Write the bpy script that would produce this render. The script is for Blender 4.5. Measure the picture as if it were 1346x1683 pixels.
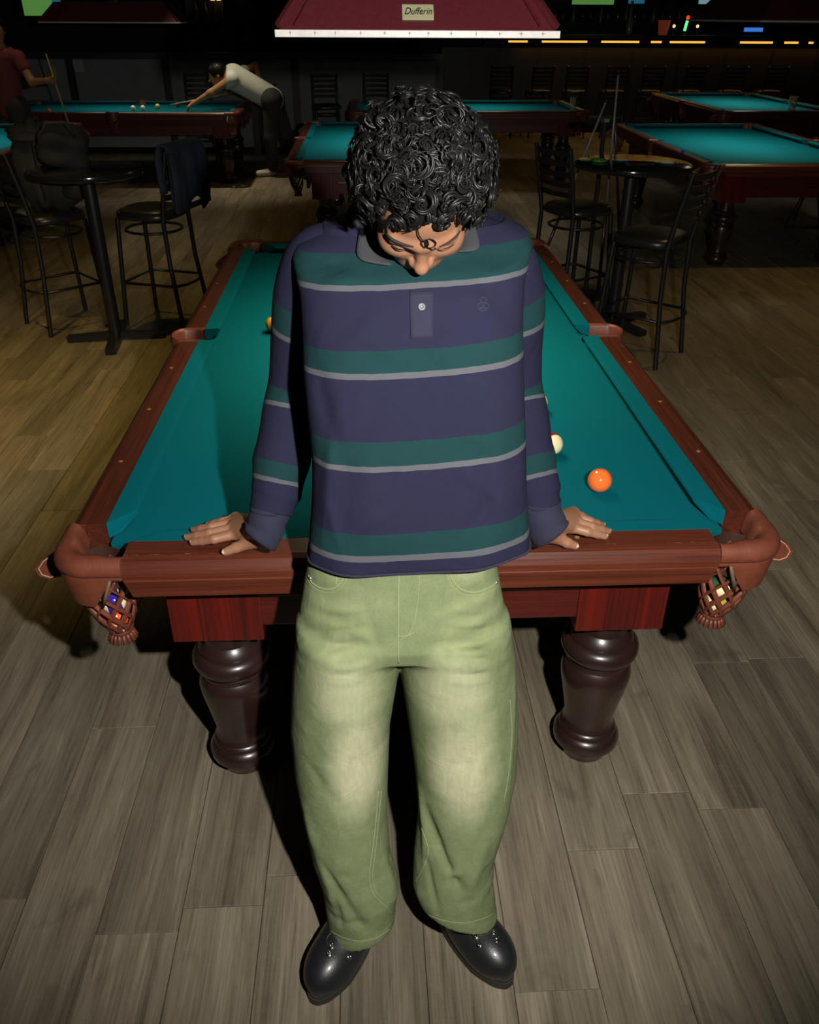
import bpy, bmesh, math, random
import numpy as np
from mathutils import Vector, Matrix
from mathutils.bvhtree import BVHTree

random.seed(7); RNG = np.random.default_rng(11)
for o in list(bpy.data.objects): bpy.data.objects.remove(o)
SC = bpy.context.scene
COL = SC.collection
PI = math.pi

# ------------------------------------------------------------------ camera
F_PX, IW, IH = 1358.8, 1346, 1683
CAM = np.array([-0.1059, -1.5389, 1.7531]); YAW, PITCH, ROLL = 0.05127, 0.54097, 0.00581
cw = np.array([math.sin(YAW)*math.cos(PITCH), math.cos(YAW)*math.cos(PITCH), -math.sin(PITCH)])
_r = np.array([math.cos(YAW), -math.sin(YAW), 0]); _u = np.cross(_r, cw)
cr = math.cos(ROLL)*_r + math.sin(ROLL)*_u; cu = -math.sin(ROLL)*_r + math.cos(ROLL)*_u
cam_d = bpy.data.cameras.new('camera'); cam = bpy.data.objects.new('camera', cam_d); COL.objects.link(cam)
cam_d.sensor_fit = 'VERTICAL'; cam_d.sensor_height = 36; cam_d.lens = F_PX/IH*36; cam_d.clip_end = 100
M = Matrix.Identity(4)
for i in range(3):
    M[i][0] = cr[i]; M[i][1] = cu[i]; M[i][2] = -cw[i]; M[i][3] = CAM[i]
cam.matrix_world = M
SC.camera = cam
def ray(px, py): return cw + cr*(px-IW/2)/F_PX - cu*(py-IH/2)/F_PX
def at(px, py, Y):
    d = ray(px, py); return CAM + d*((Y-CAM[1])/d[1])
def atz(px, py, z):
    d = ray(px, py); return CAM + d*((z-CAM[2])/d[2])
def pix(p):
    d = np.asarray(p, float)-CAM; Z = d@cw
    return IW/2+F_PX*(d@cr)/Z, IH/2-F_PX*(d@cu)/Z

# ------------------------------------------------------------------ world, exposure, flash
wd = bpy.data.worlds.new('world'); SC.world = wd; wd.use_nodes = True
wd.node_tree.nodes['Background'].inputs[0].default_value = (0.9, 0.85, 0.6, 1)
wd.node_tree.nodes['Background'].inputs[1].default_value = 0.0022
SC.view_settings.view_transform = 'Standard'; SC.view_settings.look = 'None'
SC.view_settings.exposure = 0.0; SC.view_settings.gamma = 1.0; SC.view_settings.use_curve_mapping = False
def light(kind, name, loc, energy, color, size=.1, to=None, **kw):
    d = bpy.data.lights.new(name, kind); d.energy = energy; d.color = color
    if kind == 'AREA':
        d.shape = kw.get('shape', 'RECTANGLE'); d.size = size; d.size_y = kw.get('size_y', size)
        if 'spread' in kw: d.spread = kw['spread']
    else: d.shadow_soft_size = size
    if kind == 'SPOT': d.spot_size = kw.get('cone', 1.2); d.spot_blend = kw.get('blend', .5)
    o = bpy.data.objects.new(name, d); COL.objects.link(o); o.location = loc
    if to is not None: o.rotation_euler = (Vector(to)-Vector(loc)).to_track_quat('-Z', 'Y').to_euler()
    return o
FLASH = CAM + cr*0.30 + cu*0.10
light('SPOT', 'camera_flash', FLASH, 240, (1.0, 0.965, 0.89), .02, to=CAM+ray(700, 700)*2, cone=math.radians(96), blend=.75)

# ------------------------------------------------------------------ mesh helpers
def link(name, me, mat=None, parent=None, smooth=False):
    o = bpy.data.objects.new(name, me); COL.objects.link(o)
    if mat is not None and len(me.materials) == 0: me.materials.append(mat)
    if smooth and len(me.polygons): me.polygons.foreach_set('use_smooth', [True]*len(me.polygons))
    if parent is not None: o.parent = parent
    return o
def tag(o, label=None, cat=None, group=None, kind=None):
    if label: o['label'] = label
    if cat: o['category'] = cat
    if group: o['group'] = group
    if kind: o['kind'] = kind
    return o
def empty(name, loc=(0, 0, 0), rz=0, label=None, cat=None, group=None):
    o = bpy.data.objects.new(name, None); COL.objects.link(o); o.location = loc; o.rotation_euler = (0, 0, rz)
    o.empty_display_size = .05
    return tag(o, label, cat, group)
def copy_tree(o, parent=None):
    c = o.copy(); COL.objects.link(c); c.parent = parent
    for ch in list(o.children): copy_tree(ch, c)
    return c
class MB:
    def __init__(s): s.v = []; s.f = []; s.uv = None
    def add(s, vs, fs):
        n = len(s.v); s.v += [tuple(float(c) for c in v) for v in vs]; s.f += [tuple(i+n for i in f) for f in fs]; return s
    def box(s, a, b, bev=0):
        x0, y0, z0 = a; x1, y1, z1 = b
        if bev <= 0:
            return s.add([(x0,y0,z0),(x1,y0,z0),(x1,y1,z0),(x0,y1,z0),(x0,y0,z1),(x1,y0,z1),(x1,y1,z1),(x0,y1,z1)],
                         [(3,2,1,0),(4,5,6,7),(0,1,5,4),(1,2,6,5),(2,3,7,6),(3,0,4,7)])
        bm = bmesh.new(); bmesh.ops.create_cube(bm, size=1)
        for v in bm.verts: v.co = Vector(((x0+x1)/2+v.co.x*(x1-x0), (y0+y1)/2+v.co.y*(y1-y0), (z0+z1)/2+v.co.z*(z1-z0)))
        bmesh.ops.bevel(bm, geom=bm.edges[:], offset=bev, segments=2, affect='EDGES', profile=.7)
        return s.bm(bm)
    def bm(s, bm):
        bm.verts.index_update(); s.add([v.co[:] for v in bm.verts], [[v.index for v in f.verts] for f in bm.faces]); bm.free(); return s
    def lathe(s, prof, c=(0,0,0), n=32, axis='z', caps=True):
        vs = []; fs = []; m = len(prof)
        for j, (r, h) in enumerate(prof):
            for i in range(n):
                a = 2*PI*i/n
                if axis == 'z': vs.append((c[0]+r*math.cos(a), c[1]+r*math.sin(a), c[2]+h))
                elif axis == 'y': vs.append((c[0]+r*math.cos(a), c[1]+h, c[2]-r*math.sin(a)))
                else: vs.append((c[0]+h, c[1]+r*math.cos(a), c[2]+r*math.sin(a)))
        for j in range(m-1):
            for i in range(n):
                k = (i+1) % n; fs.append((j*n+i, j*n+k, (j+1)*n+k, (j+1)*n+i))
        if caps: fs.append(tuple(reversed(range(n)))); fs.append(tuple((m-1)*n+i for i in range(n)))
        return s.add(vs, fs)
    def tube(s, pts, r, n=8, closed=False, caps=True, flat=1.0, upv=None):
        P = [Vector(p) for p in pts]; m = len(P); rr = r if hasattr(r, '__len__') else [r]*m
        vs = []; fs = []; prev = None
        for i in range(m):
            if closed: t = P[(i+1) % m]-P[(i-1) % m]
            else: t = P[min(i+1, m-1)]-P[max(i-1, 0)]
            if t.length < 1e-9: t = Vector((0,0,1))
            t.normalize()
            if prev is None:
                a = Vector(upv) if upv else (Vector((0,0,1)) if abs(t.z) < .9 else Vector((1,0,0)))
            else: a = prev
            n1 = a - t*a.dot(t)
            if n1.length < 1e-6: n1 = t.orthogonal()
            n1.normalize(); n2 = t.cross(n1); prev = n1
            for k in range(n):
                an = 2*PI*k/n
                vs.append(P[i]+n1*math.cos(an)*rr[i]*flat+n2*math.sin(an)*rr[i])
        mm = m if closed else m-1
        for i in range(mm):
            i2 = (i+1) % m
            for k in range(n):
                k2 = (k+1) % n; fs.append((i*n+k, i*n+k2, i2*n+k2, i2*n+k))
        if caps and not closed: fs.append(tuple(reversed(range(n)))); fs.append(tuple((m-1)*n+k for k in range(n)))
        return s.add(vs, fs)
    def bar(s, a, b, w, h=None, upv=(0,0,1)):
        h = h or w; a = Vector(a); b = Vector(b); t = (b-a).normalized(); up = Vector(upv)
        if abs(t.dot(up)) > .98: up = Vector((0,1,0))
        sx = t.cross(up).normalized(); sz = sx.cross(t)
        vs = []
        for p in (a, b):
            for i, j in ((-1,-1),(1,-1),(1,1),(-1,1)): vs.append(p+sx*i*w/2+sz*j*h/2)
        return s.add(vs, [(3,2,1,0),(4,5,6,7),(0,1,5,4),(1,2,6,5),(2,3,7,6),(3,0,4,7)])
    def sweep(s, path, normals, profile, closed_profile=True):
        """profile = list of (n, z) for each path point or one for all"""
        m = len(path); vs = []; fs = []
        per = profile if isinstance(profile[0][0], (tuple, list)) else [profile]*m
        k = len(per[0])
        for p, nn, pr in zip(path, normals, per):
            for a, z in pr: vs.append((p[0]+nn[0]*a, p[1]+nn[1]*a, z))
        for i in range(m-1):
            for j in range(k if closed_profile else k-1):
                j2 = (j+1) % k; fs.append((i*k+j, (i+1)*k+j, (i+1)*k+j2, i*k+j2))
        if closed_profile: fs.append(tuple(range(k))); fs.append(tuple((m-1)*k+j for j in reversed(range(k))))
        return s.add(vs, fs)
    def poly(s, pts, z0, z1):
        n = len(pts); vs = [(x,y,z0) for x,y in pts]+[(x,y,z1) for x,y in pts]
        fs = [(i,(i+1)%n,n+(i+1)%n,n+i) for i in range(n)]+[tuple(reversed(range(n))), tuple(range(n,2*n))]
        return s.add(vs, fs)
    def sphere(s, c, r, n=16, m=10):
        rx, ry, rz = r if hasattr(r, '__len__') else (r, r, r)
        vs = [(c[0],c[1],c[2]-rz)]; fs = []
        for j in range(1, m):
            b = -PI/2+PI*j/m
            for i in range(n):
                a = 2*PI*i/n; vs.append((c[0]+rx*math.cos(b)*math.cos(a), c[1]+ry*math.cos(b)*math.sin(a), c[2]+rz*math.sin(b)))
        vs.append((c[0],c[1],c[2]+rz)); t = len(vs)-1
        for i in range(n): fs.append((0, 1+(i+1)%n, 1+i)); fs.append((t, 1+(m-2)*n+i, 1+(m-2)*n+(i+1)%n))
        for j in range(m-2):
            for i in range(n): fs.append((1+j*n+i, 1+j*n+(i+1)%n, 1+(j+1)*n+(i+1)%n, 1+(j+1)*n+i))
        return s.add(vs, fs)
    def mesh(s, name='m', fix=False):
        me = bpy.data.meshes.new(name); me.from_pydata(s.v, [], s.f); me.validate()
        if fix:
            bm = bmesh.new(); bm.from_mesh(me); bmesh.ops.recalc_face_normals(bm, faces=bm.faces); bm.to_mesh(me); bm.free()
        me.update(); return me
    def build(s, name, mat, parent=None, smooth=False, fix=True, sharp=None):
        o = link(name, s.mesh(name, fix), mat, parent, smooth)
        if smooth and sharp:
            o.data.set_sharp_from_angle(angle=math.radians(sharp))
        return o

# ------------------------------------------------------------------ materials
def new_mat(name):
    m = bpy.data.materials.new(name); m.use_nodes = True; nt = m.node_tree
    return m, nt, nt.nodes['Principled BSDF']
def N(nt, t, **kw):
    n = nt.nodes.new(t)
    for k, v in kw.items(): setattr(n, k, v)
    return n
def mixc(nt, fac, a, b, mode='MIX'):
    n = N(nt, 'ShaderNodeMix', data_type='RGBA', blend_type=mode)
    for i, v in ((0, fac), (6, a), (7, b)):
        if isinstance(v, bpy.types.NodeSocket): nt.links.new(v, n.inputs[i])
        else: n.inputs[i].default_value = v if i == 0 else (*v[:3], 1)
    return n.outputs[2]
def math_n(nt, op, a, b=0.0, c=None):
    n = N(nt, 'ShaderNodeMath', operation=op)
    for i, v in enumerate((a, b) if c is None else (a, b, c)):
        if isinstance(v, bpy.types.NodeSocket): nt.links.new(v, n.inputs[i])
        else: n.inputs[i].default_value = v
    return n.outputs[0]
def ramp(nt, fac, stops, interp='LINEAR'):
    n = N(nt, 'ShaderNodeValToRGB'); cr_ = n.color_ramp; cr_.interpolation = interp
    while len(cr_.elements) < len(stops): cr_.elements.new(.5)
    for e, (p, c) in zip(cr_.elements, stops):
        e.position = p; e.color = (*c, 1) if hasattr(c, '__len__') else (c, c, c, 1)
    nt.links.new(fac, n.inputs[0]); return n.outputs[0]
def coords(nt, scale=(1,1,1), kind='Object'):
    tc = N(nt, 'ShaderNodeTexCoord'); mp = N(nt, 'ShaderNodeMapping'); mp.inputs['Scale'].default_value = scale
    nt.links.new(tc.outputs[kind], mp.inputs[0]); return mp.outputs[0]
def noise(nt, vec, scale, detail=4, rough=.55, dist=0):
    n = N(nt, 'ShaderNodeTexNoise'); n.inputs['Scale'].default_value = scale; n.inputs['Detail'].default_value = detail
    n.inputs['Roughness'].default_value = rough; n.inputs['Distortion'].default_value = dist
    nt.links.new(vec, n.inputs['Vector']); return n.outputs[0]
def bump(nt, bsdf, h, strength=.3, dist=.002, soft=None):
    b = N(nt, 'ShaderNodeBump')
    if soft is not None:
        c = N(nt, 'ShaderNodeBump'); c.inputs['Strength'].default_value = soft[1]; c.inputs['Distance'].default_value = soft[2]; nt.links.new(soft[0], c.inputs['Height']); nt.links.new(c.outputs[0], b.inputs['Normal'])
    b.inputs['Strength'].default_value = strength; b.inputs['Distance'].default_value = dist
    nt.links.new(h, b.inputs['Height']); nt.links.new(b.outputs[0], bsdf.inputs['Normal'])
def mul(c, k): return tuple(x*k for x in c)
def simple(name, col, rough=.5, metal=0, var=.15, scale=30, bmp=0, spec=None, coat=0, emit=None, es=0, sheen=0):
    m, nt, b = new_mat(name); v = coords(nt); n = noise(nt, v, scale)
    nt.links.new(mixc(nt, n, mul(col, 1-var), mul(col, 1+var)), b.inputs['Base Color'])
    b.inputs['Roughness'].default_value = rough; b.inputs['Metallic'].default_value = metal
    if spec is not None: b.inputs['Specular IOR Level'].default_value = spec
    if coat: b.inputs['Coat Weight'].default_value = coat; b.inputs['Coat Roughness'].default_value = .12
    if sheen: b.inputs['Sheen Weight'].default_value = sheen
    if bmp: bump(nt, b, noise(nt, v, scale*4), bmp)
    if emit: b.inputs['Emission Color'].default_value = (*emit, 1); b.inputs['Emission Strength'].default_value = es
    return m
def wood(name, c0, c1, axis, rough=.35, scale=1.0, coat=.2):
    """grain runs along axis (0 x, 1 y, 2 z)"""
    m, nt, b = new_mat(name); sc = [75*scale]*3; sc[axis] = 1.5*scale
    v = coords(nt, sc); n1 = noise(nt, v, 1.0, 6, .65, .6); sc2 = [330*scale]*3; sc2[axis] = 6*scale
    n2 = noise(nt, coords(nt, sc2), 1.0, 3, .6)
    f = math_n(nt, 'ADD', math_n(nt, 'MULTIPLY', n1, .65), math_n(nt, 'MULTIPLY', n2, .45))
    nt.links.new(ramp(nt, f, [(.36, c0), (.7, c1)]), b.inputs['Base Color'])
    b.inputs['Roughness'].default_value = rough; b.inputs['Coat Weight'].default_value = coat; b.inputs['Coat Roughness'].default_value = .2
    if axis == 0 and 'rail' in name:      # varnish rubbed through along the rounded front edge
        tc = N(nt, 'ShaderNodeTexCoord'); sp = N(nt, 'ShaderNodeSeparateXYZ'); nt.links.new(tc.outputs['Object'], sp.inputs[0])
        band = math_n(nt, 'LESS_THAN', math_n(nt, 'ABSOLUTE', math_n(nt, 'SUBTRACT', math_n(nt, 'ABSOLUTE', sp.outputs[1]), 1.27+.104)), .0022)
        wear = ramp(nt, noise(nt, coords(nt, (1, 3, 3)), 55, 5, .7), [(.54, 0.), (.60, 1.)])
        lk = b.inputs['Base Color'].links[0].from_socket
        nt.links.new(mixc(nt, math_n(nt, 'MULTIPLY', math_n(nt, 'MULTIPLY', band, wear), .55), lk, (.30,.13,.055)), b.inputs['Base Color'])
    bump(nt, b, n2, .12, .001); return m
MAT = {}
MAT['rail_x'] = wood('mahogany_rail_along_x', (.040,.0085,.0045), (.112,.026,.013), 0)
MAT['rail_y'] = wood('mahogany_rail_along_y', (.034,.0075,.004), (.095,.022,.011), 1)
MAT['apron_x'] = wood('red_mahogany_apron_along_x', (.034,.006,.004), (.085,.012,.008), 0, .3)
MAT['apron_z'] = wood('red_mahogany_block_along_z', (.030,.006,.0045), (.115,.009,.0055), 2, .28, .35)
MAT['leg'] = simple('dark_turned_leg_lacquer', (.022,.010,.008), .32, var=.5, scale=14, coat=.6)
MAT['leather'] = simple('tan_red_leather', (.135,.036,.020), .42, var=.3, scale=45, bmp=.25)
MAT['leather_d'] = simple('dark_inner_leather', (.035,.012,.008), .6, var=.3, scale=45)
MAT['strap'] = simple('pale_strap', (.13,.085,.05), .6, var=.3, scale=60)
MAT['stitch'] = simple('pale_thread', (.50,.36,.24), .8, scale=200)
MAT['sight'] = simple('brass_sight', (.42,.27,.09), .4, metal=.5, scale=100)
def cloth_mat():
    m, nt, b = new_mat('teal_billiard_cloth'); v = coords(nt)
    big = noise(nt, v, 2.2, 4, .6); fine = noise(nt, v, 420, 2, .7)
    c = mixc(nt, big, (.0,.084,.106), (.0,.100,.130)); c = mixc(nt, math_n(nt, 'MULTIPLY', fine, .25), c, (.0,.125,.155))
    nt.links.new(c, b.inputs['Base Color']); b.inputs['Roughness'].default_value = .92; b.inputs['Specular IOR Level'].default_value = .06; bump(nt, b, fine, .15, .0006); return m
MAT['cloth'] = cloth_mat()
def plank_mat():
    m, nt, b = new_mat('weathered_oak_plank'); oi = N(nt, 'ShaderNodeObjectInfo')
    tc = N(nt, 'ShaderNodeTexCoord'); cb = N(nt, 'ShaderNodeCombineXYZ')
    for i in range(3): nt.links.new(math_n(nt, 'MULTIPLY', oi.outputs['Random'], (37.0, 91.0, 13.0)[i]), cb.inputs[i])
    va = N(nt, 'ShaderNodeVectorMath', operation='ADD'); nt.links.new(tc.outputs['Object'], va.inputs[0]); nt.links.new(cb.outputs[0], va.inputs[1])
    def mp(s):
        q = N(nt, 'ShaderNodeMapping'); q.inputs['Scale'].default_value = s; nt.links.new(va.outputs[0], q.inputs[0]); return q.outputs[0]
    band = noise(nt, mp((9, .8, 1)), 1, 4, .6, 1.2); grain = noise(nt, mp((120, 3.6, 1)), 1, 7, .75, .8); cross = noise(nt, mp((30, 160, 1)), 1, 2, .6)
    knots = noise(nt, mp((7, 3.5, 1)), 1, 2, .5, 2.0)
    f = math_n(nt, 'ADD', math_n(nt, 'MULTIPLY', band, .50), math_n(nt, 'MULTIPLY', grain, .50))
    c = ramp(nt, f, [(.34, (.050,.039,.028)), (.46, (.118,.097,.072)), (.56, (.175,.147,.112)), (.68, (.27,.235,.185))])
    c = mixc(nt, math_n(nt, 'MULTIPLY', ramp(nt, knots, [(.62, 0.), (.74, 1.)]), .45), c, (.06,.047,.034))
    c = mixc(nt, ramp(nt, grain, [(.30, .75), (.40, 0.)]), c, (.05,.04,.03))
    c = mixc(nt, math_n(nt, 'MULTIPLY', cross, .16), c, (.24,.21,.165))
    tint = ramp(nt, oi.outputs['Random'], [(0, (.95,.965,.92)), (.5, (1.14,1.15,1.09)), (1, (1.34,1.34,1.27))])
    c = mixc(nt, 1.0, c, tint, 'MULTIPLY')
    nt.links.new(c, b.inputs['Base Color']); b.inputs['Roughness'].default_value = .5; b.inputs['Specular IOR Level'].default_value = .3
    bump(nt, b, grain, .25, .001); return m
MAT['plank'] = plank_mat()
MAT['subfloor'] = simple('dark_subfloor', (.03,.026,.02), .8)
MAT['black_metal'] = simple('black_powder_coated_steel', (.012,.012,.013), .35, var=.2, scale=30)
MAT['black_vinyl'] = simple('black_vinyl_seat', (.016,.015,.014), .33, var=.3, scale=40, bmp=.1)
MAT['black_top'] = simple('glossy_black_tabletop', (.010,.011,.012), .12, var=.2, scale=20, coat=.5)
MAT['wall'] = simple('near_black_wall_paint', (.018,.018,.019), .8, var=.3, scale=3)
MAT['grey_panel'] = simple('grey_wall_panel', (.17,.18,.20), .75, var=.2, scale=5)
MAT['ceiling'] = simple('black_ceiling', (.008,.008,.008), .9)
MAT['shade'] = simple('burgundy_lamp_shade', (.075,.010,.016), .45, var=.25, scale=90, bmp=.1)
MAT['trim_white'] = simple('scuffed_white_metal', (.50,.47,.45), .45, var=.25, scale=60)
MAT['mark'] = simple('faded_mark', (.20,.17,.16), .7)
MAT['plate'] = simple('pale_gold_nameplate', (.34,.33,.20), .45, var=.12, scale=40)
MAT['ink'] = simple('black_ink', (.004,.004,.004), .6)
MAT['white_in'] = simple('white_lamp_interior', (.7,.68,.6), .6)
MAT['bulb'] = simple('lit_bulb', (.9,.85,.7), .4, emit=(1.0,.82,.5), es=6)

# ------------------------------------------------------------------ room shell
LO, HI = (-7.0, -4.0), (9.5, 17.0); CEIL = 3.3
def struct(name, mb, mat, parent=None):
    o = mb.build(name, MAT[mat], parent); 
    if parent is None: o['kind'] = 'structure'
    return o
floor = struct('floor', MB().box((LO[0],LO[1],-.12), (HI[0],HI[1],-.0065)), 'subfloor')
struct('ceiling', MB().box((LO[0],LO[1],CEIL), (HI[0],HI[1],CEIL+.1)), 'ceiling')
struct('wall_left', MB().box((LO[0]-.1,LO[1],0), (LO[0],HI[1],CEIL)), 'wall')
struct('wall_right', MB().box((HI[0],LO[1],0), (HI[0]+.1,HI[1],CEIL)), 'wall')
struct('wall_back', MB().box((LO[0],HI[1],0), (HI[0],HI[1]+.1,CEIL)), 'wall')
struct('wall_front', MB().box((LO[0],LO[1]-.1,0), (HI[0],LO[1],CEIL)), 'wall')
# planks: 0.182 m wide columns along y; end joints staggered as seen in the photograph
PW, PL = .182, 1.22
known = {-1: .21, 0: -.417, -2: -.32, 2: -.287, 6: -.25, 8: -.143, 10: .424}
bm = bmesh.new(); bmesh.ops.create_cube(bm, size=1)
for v in bm.verts: v.co = Vector((v.co.x*(PW-.0014), v.co.y*(PL-.0016), v.co.z*.006-.003))
bmesh.ops.bevel(bm, geom=[e for e in bm.edges if all(v.co.z > -.001 for v in e.verts)], offset=.0012, segments=1, affect='EDGES')
plank_me = bpy.data.meshes.new('plank'); bm.to_mesh(plank_me); bm.free(); plank_me.materials.append(MAT['plank'])
spots = []
for k in range(-34, 48):
    x = -.741+PW*(k+.5)+PW*0
    off = known.get(k, (k*0.4142*PL*1.7) % PL)
    j0 = int((LO[1]-off)//PL)+1
    for j in range(j0, 14):
        y = off+PL*(j+.5)
        if LO[0]+.1 < x < HI[0]-.1 and LO[1]+.62 < y < HI[1]-.62:
            spots.append((x, y))
def plank_rank(s):
    px, py = pix((s[0], s[1], 0)); d = np.array([s[0], s[1], 0])-CAM
    vis = (d@cw > .2) and -120 < px < IW+120 and 20 < py < IH+420
    return (0 if vis else 1, np.linalg.norm(d))
spots.sort(key=plank_rank)
for x, y in spots[:300]:
    o = bpy.data.objects.new('plank', plank_me); COL.objects.link(o); o.location = (x, y, 0); o.parent = floor
rest = MB()
for x, y in spots[300:]:
    rest.box((x-PW/2+.0007, y-PL/2+.0008, -.006), (x+PW/2-.0007, y+PL/2-.0008, 0))
tag(rest.build('distant_planks', MAT['plank'], floor, fix=False), kind='stuff')

# ------------------------------------------------------------------ pool table
RT, BED = .80, .762           # rail top, bed cloth
HW, HL = .635, 1.27           # half width and length between cushion noses
def pool_table(loc, rz, label, group):
    T = empty('pool_table', loc, rz, label, 'pool table', group)
    # bed cloth with pocket cut-outs
    out = []
    def arc(cx, cy, r, a0, a1, n=9): return [(cx+r*math.cos(math.radians(a0+(a1-a0)*i/n)), cy+r*math.sin(math.radians(a0+(a1-a0)*i/n))) for i in range(n+1)]
    EX, EY, cx, cy = HW+.045, HL+.045, HW+.055, HL+.055
    out += arc(cx, -cy, .06, 170, 100); out += [(EX, -.06)] + arc(EX+.03, 0, .06, 240, 120) + [(EX, .06)]
    out += arc(cx, cy, .06, 260, 190); out += arc(-cx, cy, .06, -10, -80); out += [(-EX, .06)] + arc(-EX-.03, 0, .06, 60, -60) + [(-EX, -.06)]
    out += arc(-cx, -cy, .06, 80, 10)
    MB().poly(out, BED-.03, BED).build('bed_cloth', MAT['cloth'], T)
    # cushions: profile (offset from nose outwards, z)
    def cushion(length_axis, lo_n, hi_n, lo_b, hi_b, sgn, fixed):
        prof = [(.052,RT+.001,1), (.012,RT-.0005,.25), (.002,RT-.002,.05), (0,RT-.007,0), (.004,RT-.014,.05), (.03,BED+.003,.6), (.052,BED+.001,1)]
        vs = []
        for end in (0, 1):
            for off, z, f in prof:
                l = (lo_n+(lo_b-lo_n)*f) if end == 0 else (hi_n+(hi_b-hi_n)*f)
                c = sgn*(fixed+off); vs.append((c, l, z) if length_axis == 'y' else (l, c, z))
        k = len(prof); fs = [(i, (i+1) % k, k+(i+1) % k, k+i) for i in range(k)]+[tuple(range(k)), tuple(range(k, 2*k))]
        MB().add(vs, fs).build('cushion', MAT['cloth'], T)
    for s in (-1, 1):
        cushion('y', -HL+.085, -.068, -HL+.022, -.052, s, HW); cushion('y', .068, HL-.085, .052, HL-.022, s, HW)
        cushion('x', -HW+.085, HW-.085, -HW+.022, HW-.022, s, HL)
    # wooden rails: swept profile (offset outwards from nose line, z)
    def rail(axis, lo, hi, sgn, fixed, mat):
        prof = [(.052,RT-.012), (.0525,RT+.0005), (.108,RT+.0005), (.122,RT-.004), (.132,RT-.013), (.137,RT-.026), (.137,RT-.039), (.1347,RT-.0405), (.1347,RT-.0422), (.137,RT-.044), (.136,RT-.083), (.132,RT-.086), (.052,RT-.086)]
        vs = []
        n = 2
        for e in (lo, hi):
            for off, z in prof:
                l = e
                if z < RT-.041 and abs(abs(e)-{'x':HW,'y':HL}[axis]) < .1: l = e-math.copysign(.014*(RT-.041-z)/.04, e)
                c = sgn*(fixed+off); vs.append((c, l, z) if axis == 'y' else (l, c, z))
        k = len(prof); fs = [(i, (i+1) % k, k+(i+1) % k, k+i) for i in range(k)]+[tuple(range(k)), tuple(range(k, 2*k))]
        MB().add(vs, fs).build('rail', mat, T)
    for s in (-1, 1):
        rail('y', -HL+.02, -.072, s, HW, MAT['rail_y']); rail('y', .072, HL-.02, s, HW, MAT['rail_y'])
        rail('x', -HW+.015, HW-.015, s, HL, MAT['rail_x'])
        for k in (1, 2, 3, 5, 6, 7):
            MB().lathe([(.0055, 0), (.0055, .0006)], (s*(HW+.094), -HL+k*HL/4, RT+.0004), 12).build('sight', MAT['sight'], T)
        for k in (-1, 0, 1):
            MB().lathe([(.0055, 0), (.0055, .0006)], (k*.3275, s*(HL+.074), RT+.0004), 12).build('sight', MAT['sight'], T)
    # corner pockets
    for sx in (-1, 1):
        for sy in (-1, 1):
            cx, cy, R = HW+.056, HL+.056, .081
            path = []; nor = []
            for x in np.linspace(HW-.015, cx, 7)[:-1]: path.append((x, cy+R)); nor.append((0, 1))
            for a in np.linspace(90, 0, 15): path.append((cx+R*math.cos(math.radians(a)), cy+R*math.sin(math.radians(a)))); nor.append((math.cos(math.radians(a)), math.sin(math.radians(a))))
            for y in np.linspace(cy, HL-.02, 7)[1:]: path.append((cx+R, y)); nor.append((1, 0))
            flip = sx*sy < 0
            P2 = [(sx*p[0], sy*p[1]) for p in path]; N2 = [(sx*p[0], sy*p[1]) for p in nor]
            m = len(P2)
            prof = []
            for i in range(m):
                t = min(i, m-1-i)/6.0; t = max(0., min(1., (t-.3)/.5))   # horn arms are shallow, the body deep
                inn = .030+.012*t
                prof.append([(-inn-.012, RT-.05), (-inn-.006, RT-.012), (-inn+.003, RT+.001), (-inn+.013, RT+.0055), (-.012, RT+.005), (-.002, RT-.003), (.0035, RT-.016), (.003, RT-.027), (-.002, RT-.034), (-.008, RT-.036), (-.012, RT-.05)])
            pk = MB().sweep(P2, N2, prof).build('corner_pocket', MAT['leather'], T, smooth=True, sharp=60)
            prof = []
            for i in range(m):
                t = min(i, m-1-i)/6.0; t = max(0., min(1., (t-.35)/.65)); d = .04+.075*t
                prof.append([(-.003, RT-.033), (-.0015, RT-.04), (-.0015-.012*t, RT-d), (-.006-.012*t, RT-d), (-.008, RT-.033)])
            MB().sweep(P2, N2, prof).build('pocket_skirt', MAT['leather'], pk, smooth=True, sharp=50)
            # pale strap along the skirt's slanted edge, on both sides
            for ax in (0, 1):
                a = [(HW+.012, cy+R-.004, RT-.042), (HW+.03, cy+R-.012, RT-.085), (HW+.048, cy+R-.03, RT-.128)]
                pts = [((p[0], p[1], p[2]) if ax == 0 else (p[1]-HL+HW, p[0]-HW+HL, p[2])) for p in a]
                MB().tube([(sx*p[0], sy*p[1], p[2]) for p in pts], [.006,.009,.006], 8, flat=.5).build('strap', MAT['strap'], pk, smooth=True)
            # net: crossing leather strips over a sagging bag, ring and fringe below
            def bag(t, a):
                r = np.interp(t, [0,.3,.7,1], [.054,.053,.045,.024]); z = RT-.062-.173*t
                return (sx*cx+r*math.cos(a)-sx*.012*t, sy*cy+r*math.sin(a)-sy*.012*t, z)
            lin = [(cx+.050*math.cos(a), cy+.050*math.sin(a)) for a in np.linspace(0, 2*PI, 25)]
            MB().sweep([(sx*a, sy*b) for a, b in lin], [(0,0)]*25, [(0,RT-.040),(0,RT-.095)], False).build('pocket_lining', MAT['leather_d'], pk, smooth=True)
            nb = MB()
            for k in range(9):
                for dr in (-1, 1):
                    nb.tube([bag(t, 2*PI*k/9+dr*t*2.3) for t in np.linspace(0, 1, 12)], .0064, 6, flat=.3)
            nb.build('net', MAT['leather'], pk, smooth=True)
            MB().lathe([(.012,-.012),(.026,-.004),(.029,.006),(.022,.014),(.010,.014)], (sx*cx-sx*.012, sy*cy-sy*.012, RT-.237), 14).build('net_ring', MAT['leather'], pk, smooth=True)
            fr = MB()
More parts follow.
